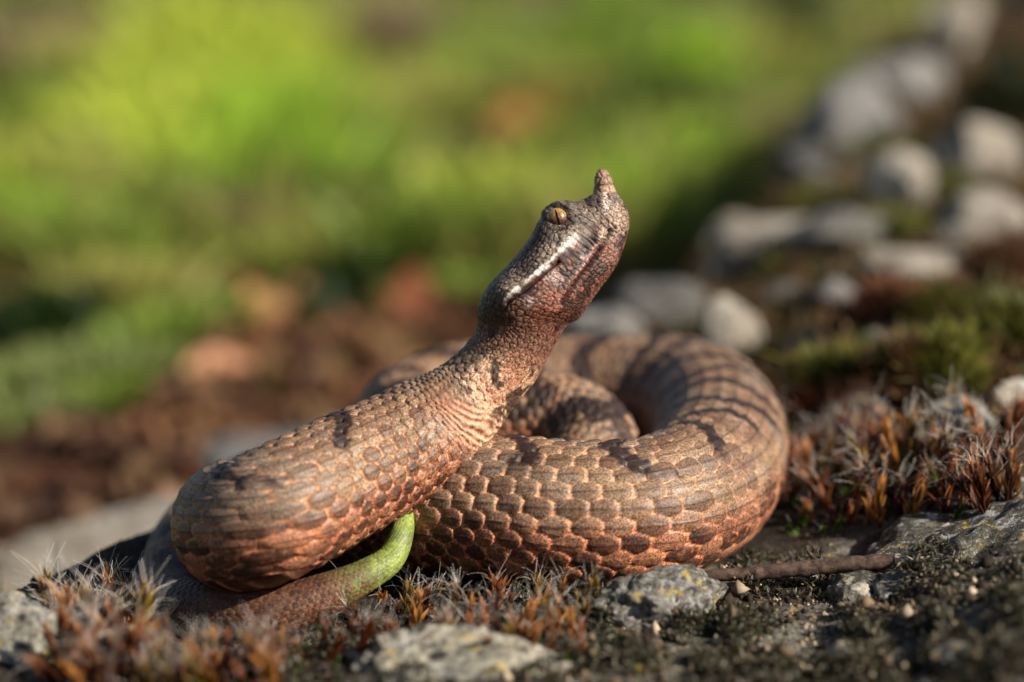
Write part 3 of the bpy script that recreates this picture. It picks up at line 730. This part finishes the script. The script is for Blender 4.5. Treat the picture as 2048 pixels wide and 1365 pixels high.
def plant(px0, px1, pyf, n, gap, tones, label, group, hmin=.75, hmax=1.15, seed=0, tilt=.25, tmax=4000):
    r_ = random.Random(seed); got = 0; tries = 0
    while got < n and tries < tmax:
        tries += 1
        px = r_.uniform(px0, px1); a, b = pyf(px); py = r_.uniform(a, b)
        p, d = hit(px, py, -110, 400)
        if any((p[0] - q[0]) ** 2 + (p[1] - q[1]) ** 2 < gap * gap for q in placed) or not clear_of_viper(p): continue
        placed.append(p); got += 1
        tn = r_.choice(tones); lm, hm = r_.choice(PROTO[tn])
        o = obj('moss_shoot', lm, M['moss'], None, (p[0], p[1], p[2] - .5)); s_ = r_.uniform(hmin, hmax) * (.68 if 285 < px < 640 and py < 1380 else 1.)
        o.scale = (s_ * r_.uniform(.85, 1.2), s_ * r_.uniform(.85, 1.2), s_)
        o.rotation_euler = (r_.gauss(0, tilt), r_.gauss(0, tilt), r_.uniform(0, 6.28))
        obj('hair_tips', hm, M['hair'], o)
        tag(o, shoot_label(p, tn, s_, .6, 1.4), 'moss', 'moss shoots on the ledge')
    return got
MARKS = [(P(330, 1200, 5), 'the dark tail bend'), (P(560, 1235, -15), 'the brown tail'), (P(720, 1150, -14), 'the green tail tip'), (P(1010, 1170, -8), 'the front coil'), (P(1310, 1210, -20), 'the grey peaked stone'), (P(915, 1330, -48), 'the pale rock'),
         (P(20, 1330, -34), 'the speckled cream rock'), (X(1555, 30, -40), 'the outer coil bend'), (P(1700, 1125, -10), 'the twig'), (P(1950, 1100, -6), 'the large lichen rock'), (X(1925, 95, -35), 'the tan-grey stone'), (X(1740, 110, -38), 'the rust-brown cushion'), (P(500, 1325, -40), 'the pinkish stone chip'), (P(1910, 1048, 4), 'the thin dry stalk')]
TW = {'rust': 'rust-brown', 'amber': 'amber-orange', 'umber': 'dark umber', 'olive': 'olive-brown', 'green': 'green'}
def shoot_label(p, tn, s_, lo, hi):
    k = np.argsort([np.hypot(*(m[0] - p)[:2]) for m in MARKS])
    size = 'tall' if s_ > lo + (hi - lo) * .67 else 'short' if s_ < lo + (hi - lo) * .33 else 'middling'
    return '%s %s moss shoot between %s and %s' % (size, TW[tn], MARKS[k[0]][1], MARKS[k[1]][1])
BR = ['rust', 'amber', 'rust', 'umber', 'amber', 'olive']
g1 = plant(112, 560, lambda x: (1265 if x < 285 else 1318, 1405), 82, 3.7, BR, 'white-haired brown moss shoot in the cushion before the dark tail bend', '', 1.0, 1.6, 1)
g2 = plant(540, 1190, lambda x: (1300 if x < 660 else 1225, 1330), 66, 3.3, BR, 'white-haired brown moss shoot below the green tail tip and front coil', '', .8, 1.2, 2, .35)
g3 = plant(1575, 2040, lambda x: (895 - .06 * (x - 1575), 1080 - .10 * (x - 1575)), 112, 3.5, BR + ['umber', 'rust'], 'white-haired brown moss shoot in the cushion beside the outer coil bend', '', .75, 1.5, 3, .38)
g4 = plant(1570, 1990, lambda x: (930, 1080 - .10 * (x - 1575)), 22, 2.6, ['green'], 'short green moss shoot among the brown shoots beside the coil', 'green moss beside the coil', .6, 1.0, 4, .4)
g5 = plant(560, 1150, lambda x: (1235, 1345), 14, 2.6, ['green'], 'short green moss shoot on the dark soil below the front coil', 'green moss below the front coil', .5, .8, 5, .5)
print('moss', g1, g2, g3, g4, g5)

# ------------------------------------------------------------------ moss cushions on the bank
def cushion(px, py, wpx, hpx, tone, n, label, seed, blade=4.):
    p, d = hit(px, py + hpx * .4, 20); s_ = K * (DIST + d) / DIST
    R = np.array([wpx * s_ * .55, wpx * s_ * .5, hpx * s_ * .75]); r_ = np.random.default_rng(seed)
    bm = bmesh.new(); bmesh.ops.create_icosphere(bm, subdivisions=4, radius=1.)
    v = np.array([x.co[:] for x in bm.verts]); f = np.array([[x.index for x in fc.verts] for fc in bm.faces]); bm.free()
    v = v * (1 + .42 * fbm(v * 2.2 + seed, 4, seed))[:, None]; v[:, 2] = np.maximum(v[:, 2], -.3)
    body = v * R * .9
    dirn = r_.normal(size=(n, 3)); dirn[:, 2] = np.abs(dirn[:, 2]); dirn /= np.linalg.norm(dirn, axis=1)[:, None]
    b = dirn * (1 + .42 * fbm(dirn * 2.2 + seed, 4, seed))[:, None] * R * .88
    nd = dirn / R; nd /= np.linalg.norm(nd, axis=1)[:, None]
    cl = fbm(b / 7., 2, seed + 3)[:, None]
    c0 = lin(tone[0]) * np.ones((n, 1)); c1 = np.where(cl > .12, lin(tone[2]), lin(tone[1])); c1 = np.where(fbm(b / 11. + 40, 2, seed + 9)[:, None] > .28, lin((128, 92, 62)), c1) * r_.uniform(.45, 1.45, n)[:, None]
    bv, bf, bc, _ = ribbons(b, nd + r_.normal(size=(n, 3)) * .35 + np.array([0, 0, .5]), r_.uniform(.5, 1.7, n) * blade, r_.uniform(.6, 1.2, n), r_.normal(size=(n, 3)) * .3, 2, c0, c1, seed=seed)
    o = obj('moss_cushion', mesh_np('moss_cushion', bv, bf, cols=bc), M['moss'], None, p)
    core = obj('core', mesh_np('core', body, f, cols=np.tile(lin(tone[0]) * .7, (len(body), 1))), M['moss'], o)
    return tag(o, label, 'moss')
GR = ((22, 24, 10), (88, 96, 34), (132, 128, 50)); OR = ((36, 20, 13), (140, 86, 54), (104, 62, 42)); DK = ((12, 14, 8), (46, 56, 24), (70, 72, 30))
for a in [
    (1900, 735, 260, 130, GR, 5000, 'dark olive-green moss cushion on the bank behind the brown shoots', 1),
    (1690, 760, 190, 90, GR, 3500, 'low green moss cushion close behind the outer coil bend', 2),
    (2050, 660, 180, 130, GR, 3500, 'green moss cushion behind the small tan stone', 3),
    (1785, 630, 170, 90, OR, 3000, 'rust-brown moss cushion in front of the whitish stone', 4),
    (2020, 540, 170, 90, OR, 3000, 'reddish-brown moss cushion before the long pale stone', 5),
    (1800, 470, 170, 60, GR, 2500, 'green moss cushion growing over the grey lichen-stained stone', 6),
    (2010, 210, 190, 220, DK, 4000, 'blackish-green moss cushion in the hollow behind the pale rounded stone', 7),
    (1620, 840, 90, 70, OR, 1500, 'small rust-brown moss cushion hugging the outer coil bend', 8),
    (1640, 425, 150, 60, GR, 2000, 'olive moss cushion filling the gap behind the grey lichen-stained stone', 10),
    (1900, 395, 130, 50, GR, 1800, 'olive moss cushion between the tan stone and the long pale stone', 11),
    (1770, 320, 150, 60, GR, 1800, 'olive moss cushion at the foot of the large far boulder', 12),
    (1600, 560, 130, 50, GR, 1800, 'dark green moss cushion under the broad pale stone', 13),
    (1900, 620, 140, 60, GR, 2200, 'green moss cushion between the rust-brown and reddish cushions', 14),
    (1740, 830, 130, 60, OR, 2000, 'rust-brown moss cushion between the coil and the tan-grey stone', 9),
]: cushion(*a)

# low brown and olive growth and litter packed between the stones of the bank
bp = []
r_ = np.random.default_rng(33)
for px0, px1, py0, py1, n in ((1180, 1560, 520, 720, 260), (1500, 2120, 560, 860, 520), (1420, 2120, 330, 560, 420), (1600, 2120, 60, 330, 320)):
    for _ in range(n):
        p, d = hit(r_.uniform(px0, px1), r_.uniform(py0, py1), 60, 1800); bp.append((*p, d))
bp = np.array(bp); bp = bp[edge_sd(bp[:, 0], bp[:, 1]) > -30]
kk = 42; sp_ = 5 + bp[:, 3] * .02
q = np.repeat(bp[:, :3], kk, 0) + r_.normal(size=(len(bp) * kk, 3)) * np.repeat(sp_, kk)[:, None]
q[:, 2] = H(q[:, 0], q[:, 1], False) - .3; n = len(q)
pal = np.array([lin(c) for c in ((84, 82, 38), (116, 84, 56), (62, 62, 30), (142, 112, 78), (92, 62, 42))])
pick = np.repeat(r_.integers(0, 5, len(bp)), kk)
bv, bf, bc, _ = ribbons(q, r_.normal(size=(n, 3)) * .8 + [0, 0, .9], r_.uniform(2, 6, n) * (1 + np.repeat(bp[:, 3], kk) / 700), r_.uniform(.7, 1.6, n) * (1 + np.repeat(bp[:, 3], kk) / 500), r_.normal(size=(n, 3)) * .3, 2, pal[pick] * .35, pal[pick] * r_.uniform(.5, 1.4, (n, 1)), seed=34)
tag(obj('bank_growth', mesh_np('bank_growth', bv, bf, cols=bc), M['moss']), 'low brown and olive moss growth between the stones of the bank', 'moss', kind='stuff')

# grey-green moss mat in the foreground (nobody could count it)
def scatter_px(n, px0, px1, py0, py1, seed, d0=-140, d1=150):
    """points on the terrain inside a pixel rectangle"""
    r_ = np.random.default_rng(seed); c = []
    for a, b in ((px0, py0), (px1, py0), (px1, py1), (px0, py1)): c.append(hit(a, b, d0, d1)[0])
    uu = r_.uniform(size=(n, 2)); c = np.array(c)
    p = (c[0] * (1 - uu[:, :1]) + c[1] * uu[:, :1]) * (1 - uu[:, 1:]) + (c[3] * (1 - uu[:, :1]) + c[2] * uu[:, :1]) * uu[:, 1:]
    p[:, 2] = H(p[:, 0], p[:, 1]); return p
mp = np.vstack([scatter_px(52000, 1000, 2060, 1195, 1430, 5), scatter_px(5000, 1480, 2060, 1100, 1200, 6), scatter_px(5000, 540, 1040, 1230, 1380, 7)])
dens = fbm(mp / 6., 3, 71); keep = dens > -.12; mp = mp[keep]; dens = dens[keep]
pk = np.array([1, 1, 0.]); n = len(mp); r_ = np.random.default_rng(6)
mp[:, 2] += np.clip(dens + .12, 0, 1) * 4.5 - .3
cA = np.where(r_.uniform(size=(n, 1)) < .40, lin((76, 80, 48)), np.where(r_.uniform(size=(n, 1)) < .35, lin((176, 168, 146)), lin((78, 60, 42))))
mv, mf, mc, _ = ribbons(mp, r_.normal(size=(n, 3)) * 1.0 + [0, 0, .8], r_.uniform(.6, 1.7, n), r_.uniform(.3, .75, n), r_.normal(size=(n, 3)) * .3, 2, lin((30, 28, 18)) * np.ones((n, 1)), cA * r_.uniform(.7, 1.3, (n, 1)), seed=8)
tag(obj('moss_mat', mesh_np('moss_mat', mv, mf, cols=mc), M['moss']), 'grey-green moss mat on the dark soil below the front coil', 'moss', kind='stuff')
# humus crumbs and grit
gp = np.vstack([scatter_px(5000, -40, 1000, 1190, 1420, 9), scatter_px(7000, 1000, 2090, 1130, 1420, 10), scatter_px(3500, 1540, 2090, 900, 1130, 11)])
gp = np.vstack([gp[fbm(gp / 8., 2, 81) > -.15], scatter_px(2600, 1440, 2090, 1120, 1420, 14), scatter_px(900, 1000, 1500, 1230, 1420, 15)]); n = len(gp); r_ = np.random.default_rng(12)
octa = np.array([(1, 0, 0), (0, 1, 0), (-1, 0, 0), (0, -1, 0), (0, 0, 1), (0, 0, -1)], float)
of = np.array([(0, 1, 4), (1, 2, 4), (2, 3, 4), (3, 0, 4), (1, 0, 5), (2, 1, 5), (3, 2, 5), (0, 3, 5)])
sz = (r_.pareto(2.6, n) * .22 + .16).clip(.16, 1.5); sz[-3500:] = (r_.pareto(2.6, 3500) * .4 + .3).clip(.3, 1.9); gp[-3500:, 2] += np.clip(fbm(gp[-3500:] / 6., 3, 71) + .12, 0, 1) * 4.
gv = gp[:, None] + (octa[None] * r_.uniform(.6, 1.2, (n, 6, 1)) + r_.normal(size=(n, 6, 3)) * .15) * (sz[:, None] * r_.uniform(.6, 1.2, (n, 3)))[:, None]
gfc = (np.arange(n)[:, None, None] * 6 + of[None]).reshape(-1, 3)
tone = r_.uniform(size=(n, 1)); gc = np.where(tone < .5, lin((52, 40, 30)), np.where(tone < .85, lin((118, 98, 76)), lin((186, 166, 138)))) * r_.uniform(.6, 1.2, (n, 1))
tag(obj('grit', mesh_np('grit', gv.reshape(-1, 3), gfc, False, cols=np.repeat(gc[:, None], 6, 1).reshape(-1, 3)), M['litter']), 'fine grit and humus crumbs on the ledge', 'grit', kind='stuff')
# small pebbles one can pick out
for i, (px, py, r0, mat, lab) in enumerate([
    (1610, 1165, 2.9, 'rock_pale', 'tan pebble lying against the twig near its side spur'), (1716, 1195, 2.3, 'rock_pale', 'long buff pebble in the moss mat below the twig'),
    (500, 1325, 3.0, 'rock_pale', 'pinkish tan chip of stone among the brown moss shoots'), (1690, 1325, 3.2, 'rock_pale', 'buff pebble sunk in the grey-green moss mat'),
    (1120, 1345, 1.8, 'rock_pale', 'tiny buff pebble between the pale rock and the moss mat'), (1905, 1330, 3.4, 'rock_grey', 'pale grey pebble at the foot of the large lichen rock')]):
    p, d = hit(px, py, -140, 100); stone('pebble', p + [0, 0, r0 * .5], (r0 * 1.15, r0, r0 * .8), 200 + i, mat, lab, i * 40, 0, 4, 6, None, 'pebble')

# ------------------------------------------------------------------ twig
def tube(pts, rad, nseg=16, seed=0, rough=.12):
    c = crom(np.c_[pts, rad], 14); cen, r0 = c[:, :3], c[:, 3]; t = np.gradient(cen, axis=0); t /= np.linalg.norm(t, axis=1)[:, None]
    a = np.cross(t, [0, 0, 1.]); a /= np.linalg.norm(a, axis=1)[:, None]; b = np.cross(t, a); an = np.linspace(0, 2 * math.pi, nseg, endpoint=False)
    v = cen[:, None] + r0[:, None, None] * (a[:, None] * np.cos(an)[None, :, None] + b[:, None] * np.sin(an)[None, :, None])
    n_ = fbm(v.reshape(-1, 3) / 1.3, 3, seed).reshape(v.shape[:2]); v = cen[:, None] + (v - cen[:, None]) * (1 + rough * n_)[..., None]
    m = len(cen); ri = np.arange(m - 1)[:, None] * nseg; ci = np.arange(nseg)[None]; cn = (ci + 1) % nseg
    f = np.stack([ri + ci, ri + cn, ri + nseg + cn, ri + nseg + ci], -1).reshape(-1, 4)
    v = v.reshape(-1, 3); k = np.arange(0, nseg, 2); L_ = len(v); v = np.vstack([v, cen[0], cen[-1]])
    f = np.vstack([f, np.c_[np.full(len(k), L_), (k + 2) % nseg, k + 1, k], np.c_[np.full(len(k), L_ + 1), L_ - nseg + k, L_ - nseg + (k + 1) % nseg, L_ - nseg + (k + 2) % nseg]])
    return v, f
v, f = tube([P(1330, 1160, -6), P(1420, 1152, -8), P(1520, 1146, -9), P(1620, 1136, -10), P(1700, 1128, -11), P(1795, 1124, -12)], [.9, 1.2, 1.35, 1.6, 1.5, 1.6], 20, 3)
tw = obj('twig', mesh_np('twig', v, f), M['twig']); tag(tw, 'dark brown broken twig lying from under the coil to the lichen rock', 'twig')
v, f = tube([P(1640, 1136, -10), P(1628, 1118, -9), P(1612, 1098, -8)], [.9, .6, .15], 10, 5); obj('side_spur', mesh_np('side_spur', v, f), M['twig'], tw)
v, f = tube([P(1791, 1124, -12.0), P(1803, 1123, -12.2)], [1.62, 1.5], 20, 7, .05); obj('cut_end', mesh_np('cut_end', v, f), M['cutwood'], tw)
v, f = tube([P(1865, 1066, 2), P(1905, 1045, 4), P(1960, 1030, 6)], [.35, .4, .3], 8, 9, .1)
tag(obj('grass_stalk', mesh_np('grass_stalk', v, f), M['cutwood']), 'thin dry stalk in front of the moss cushion beside the coil', 'stalk')

# ------------------------------------------------------------------ meadow below the ledge
TN = {'bright': ((140, 160, 44), (206, 218, 84)), 'lime': ((110, 146, 40), (176, 208, 70)), 'mid': ((80, 104, 34), (148, 168, 70)), 'dark': ((14, 24, 8), (44, 66, 22)), 'olive': ((100, 96, 44), (176, 172, 92)), 'sage': ((90, 100, 54), (140, 150, 88)), 'dry': ((110, 92, 74), (160, 136, 112))}  # the dark tone paints in the shaded gaps between tufts
def on_meadow(px, py):
    d = np.linspace(0, 1, 2000) ** 1.6 * 3500
    pts = FWD * d[:, None] + XA * ((px - 1024) * K * (DIST + d) / DIST)[:, None] + UPV * ((682 - py) * K * (DIST + d) / DIST)[:, None]
    k = np.argmax(pts[:, 2] < ZM); return pts[k], d[k]
gparts = []
def clump(p, R, hgt, n, tone, seed, wide=1.):
    r_ = np.random.default_rng(seed); b = np.c_[r_.normal(size=(n, 2)) * R * .45, np.zeros(n)] + p
    b[:, 2] = H(b[:, 0], b[:, 1], False) - 1
    ok = edge_sd(b[:, 0], b[:, 1]) < -28; b = b[ok]; n = len(b)
    if n == 0: return
    o = b - p; o[:, 2] = 0; o /= max(R, 1e-3)
    t0, t1 = lin(TN[tone][0]), lin(TN[tone][1]); var = r_.uniform(.7, 1.25, (n, 1))
    v, f, c, _ = ribbons(b, o * .5 + r_.normal(size=(n, 3)) * .22 + [0, 0, 1], r_.uniform(.6, 1.15, n) * hgt, r_.uniform(2.2, 4.2, n) * wide, o * .35 + r_.normal(size=(n, 3)) * .25 * np.array([1, 1, .4]), 4, t0 * var, t1 * var, seed=seed)
    gparts.append((v, f, c))
BL = []
for px, py, sz_, tn in [
    (420, 60, 170, 'bright'), (480, 165, 170, 'bright'), (340, 140, 150, 'bright'), (560, 240, 170, 'lime'), (280, 250, 130, 'bright'), (205, 240, 110, 'bright'), (130, 300, 100, 'olive'),
    (620, 330, 150, 'lime'), (950, 390, 130, 'bright'), (1010, 430, 100, 'bright'), (1440, 80, 100, 'lime'), (1400, 130, 90, 'lime'), (1180, 120, 120, 'mid'), (1120, 170, 110, 'olive'), (1430, 290, 110, 'lime'),
    (1250, 380, 110, 'lime'), (740, 380, 130, 'mid'), (50, 340, 120, 'bright'), (500, 290, 120, 'lime'), (420, 350, 80, 'dark'), (700, 540, 90, 'dark'), (640, 600, 80, 'dark'), (900, 570, 90, 'mid'), (960, 590, 80, 'mid'),
    (1300, 180, 90, 'dark'), (1340, 60, 90, 'mid'), (700, 250, 120, 'olive'), (800, 160, 130, 'olive'), (560, 510, 110, 'olive'), (250, 570, 140, 'olive'), (150, 500, 130, 'mid'), (870, 200, 110, 'olive'), (60, 450, 110, 'lime'),
    (40, 830, 110, 'sage'), (200, 760, 120, 'sage'), (330, 690, 110, 'mid'), (110, 720, 110, 'sage'), (230, 800, 90, 'mid'), (300, 760, 90, 'sage'), (60, 750, 90, 'mid'), (380, 610, 110, 'mid'), (800, 470, 140, 'mid'), (880, 450, 120, 'lime'), (1090, 420, 110, 'mid'), (1060, 150, 100, 'mid'),
    (600, 60, 130, 'bright'), (160, 130, 100, 'olive'), (100, 220, 90, 'mid'), (300, 420, 130, 'mid'), (200, 400, 120, 'olive'), (470, 420, 100, 'mid'), (1300, 430, 120, 'mid'), (1360, 360, 110, 'mid'), (1500, 190, 100, 'mid'), (1530, 120, 100, 'olive'), (1240, 30, 120, 'mid'), (980, 110, 120, 'mid'), (1480, 380, 90, 'olive'), (380, 230, 150, 'bright'), (540, 120, 150, 'bright'), (440, 250, 120, 'bright'), (660, 180, 110, 'lime'), (350, 320, 100, 'bright'), (80, 190, 80, 'dark'), (380, 290, 70, 'dark'), (260, 360, 80, 'dark'), (1080, 260, 60, 'dark'), (760, 520, 90, 'dark'), (1240, 250, 80, 'dark'), (1380, 230, 70, 'dark'), (680, 620, 80, 'dark'), (560, 400, 70, 'dark'), (930, 250, 70, 'dark'), (100, 610, 110, 'dark'), (120, 640, 90, 'dark'), (230, 90, 120, 'dry'), (215, 150, 90, 'dry'), (780, 60, 140, 'dry'), (30, 90, 110, 'dry'), (1330, 260, 80, 'olive'), (1510, 300, 90, 'dry'), (960, 310, 60, 'dry'), (1560, 230, 80, 'dry'), (500, 460, 90, 'dry'), (620, 470, 90, 'olive')]:
    p, d = on_meadow(px, py + sz_ * .45); s_ = K * (DIST + d) / DIST
    clump(p, sz_ * s_ * .62, sz_ * s_ * .95, 240, tn, int(px * 7 + py), 1.8 + d / 1200)
r2 = random.Random(77)
for i in range(260):                          # loose sward between and beyond
    px = r2.uniform(-250, 2100); py = r2.uniform(-330, 560)
    p, d = on_meadow(px, py); 
    clump(p, r2.uniform(30, 60), r2.uniform(18, 42), 45, r2.choice(['mid', 'olive', 'mid', 'lime', 'olive', 'dark']), 1000 + i, 1. + d / 2500)
gv, gf_, gc = join(gparts)
tag(obj('meadow_grass', mesh_np('meadow_grass', gv, gf_, cols=gc), M['grass']), 'bright green grass and herbs on the meadow below the ledge', 'grass', kind='stuff')
# leaf litter: dead leaves curled on the meadow floor near the ledge
def leaf_geo(n, p, size, yaw, c, seed):
    r_ = np.random.default_rng(seed); t = np.linspace(0, 1, 5); wp = np.array([.05, .75, 1., .7, .05]); vs = []
    for j, side_ in enumerate((-1, 0, 1)):
        x = (t - .5); y = side_ * wp * .30
        curl = (.35 * (x ** 2) * 2)[None] * r_.uniform(.2, 1.4, (n, 1)) + .22 * abs(side_) * wp[None] * r_.uniform(-.2, 1., (n, 1))
        vs.append(np.stack([np.broadcast_to(x, (n, 5)), np.broadcast_to(y, (n, 5)), curl], -1))
    v = np.stack(vs, 2) * size[:, None, None, None]              # n,5,3,3
    tl_ = r_.normal(size=(n, 1, 1)) * .35
    z = v[..., 2] + v[..., 0] * tl_; cy, sy = np.cos(yaw)[:, None, None], np.sin(yaw)[:, None, None]
    w_ = np.stack([v[..., 0] * cy - v[..., 1] * sy, v[..., 0] * sy + v[..., 1] * cy, z], -1) + p[:, None, None]
    q = np.array([(r * 3 + s, r * 3 + s + 1, r * 3 + s + 4, r * 3 + s + 3) for r in range(4) for s in range(2)])
    f = (np.arange(n)[:, None, None] * 15 + q[None]).reshape(-1, 4)
    return w_.reshape(-1, 3), f, np.repeat(c[:, None], 15, 1).reshape(-1, 3)
lp = []; lc_ = []
r_ = np.random.default_rng(5)
for px0, px1, py0, py1, n, pal in [(280, 1000, 600, 1010, 900, [(138, 88, 60), (112, 74, 50), (156, 112, 76), (86, 58, 42), (120, 92, 60)]), (-250, 520, 830, 1180, 700, [(98, 64, 46), (74, 50, 38), (122, 92, 66)]), (-100, 1500, 60, 620, 500, [(140, 92, 60), (110, 76, 52), (160, 126, 84)]),
                                   (960, 1110, 225, 320, 70, [(176, 116, 60), (150, 90, 54)]), (1450, 1640, 180, 420, 90, [(150, 92, 62), (128, 90, 66)]), (150, 290, 40, 180, 60, [(128, 106, 92), (110, 88, 78)]), (700, 850, 0, 120, 70, [(138, 116, 98), (120, 100, 86)]), (0, 100, 30, 150, 50, [(112, 84, 64)])]:
    for _ in range(n):
        p, d = on_meadow(r_.uniform(px0, px1), r_.uniform(py0, py1))
        lp.append(p); lc_.append(lin(pal[r_.integers(len(pal))]) * r_.uniform(.6, 1.2))
lp = np.array(lp); lc_ = np.array(lc_); ok = edge_sd(lp[:, 0], lp[:, 1]) < -20; lp = lp[ok]; lc_ = lc_[ok]
lp[:, 2] = H(lp[:, 0], lp[:, 1], False) + r_.uniform(1, 7, len(lp))
v, f, c = leaf_geo(len(lp), lp, r_.uniform(9, 24, len(lp)), r_.uniform(0, 6.28, len(lp)), lc_, 3)
tag(obj('leaf_litter', mesh_np('leaf_litter', v, f, cols=c), M['dryleaf']), 'brown leaf litter on the meadow floor below the ledge', 'leaf litter', kind='stuff')
for i, (px, py, sz_, c, lab) in enumerate([(440, 800, 26, (196, 140, 104), 'pale tan dead leaf beyond the flat grey stone'), (820, 660, 36, (150, 88, 60), 'large russet dead leaf behind the viper neck'), (545, 655, 30, (170, 118, 74), 'ochre dead leaf lying in the litter before the grass'), (1045, 285, 48, (182, 118, 64), 'orange-brown dead leaf among the far grass')]):
    p, d = on_meadow(px, py); p[2] = H(p[0], p[1], False)[0] + sz_ * .25
    v, f, cc_ = leaf_geo(1, np.zeros((1, 3)), np.array([float(sz_)]), np.array([.5 + i]), np.array([lin(c)]), 30 + i)
    o = obj('dead_leaf', mesh_np('dead_leaf', v, f, cols=cc_), M['dryleaf'], None, p); o.rotation_euler = (.7, .1, 0); tag(o, lab, 'leaf')
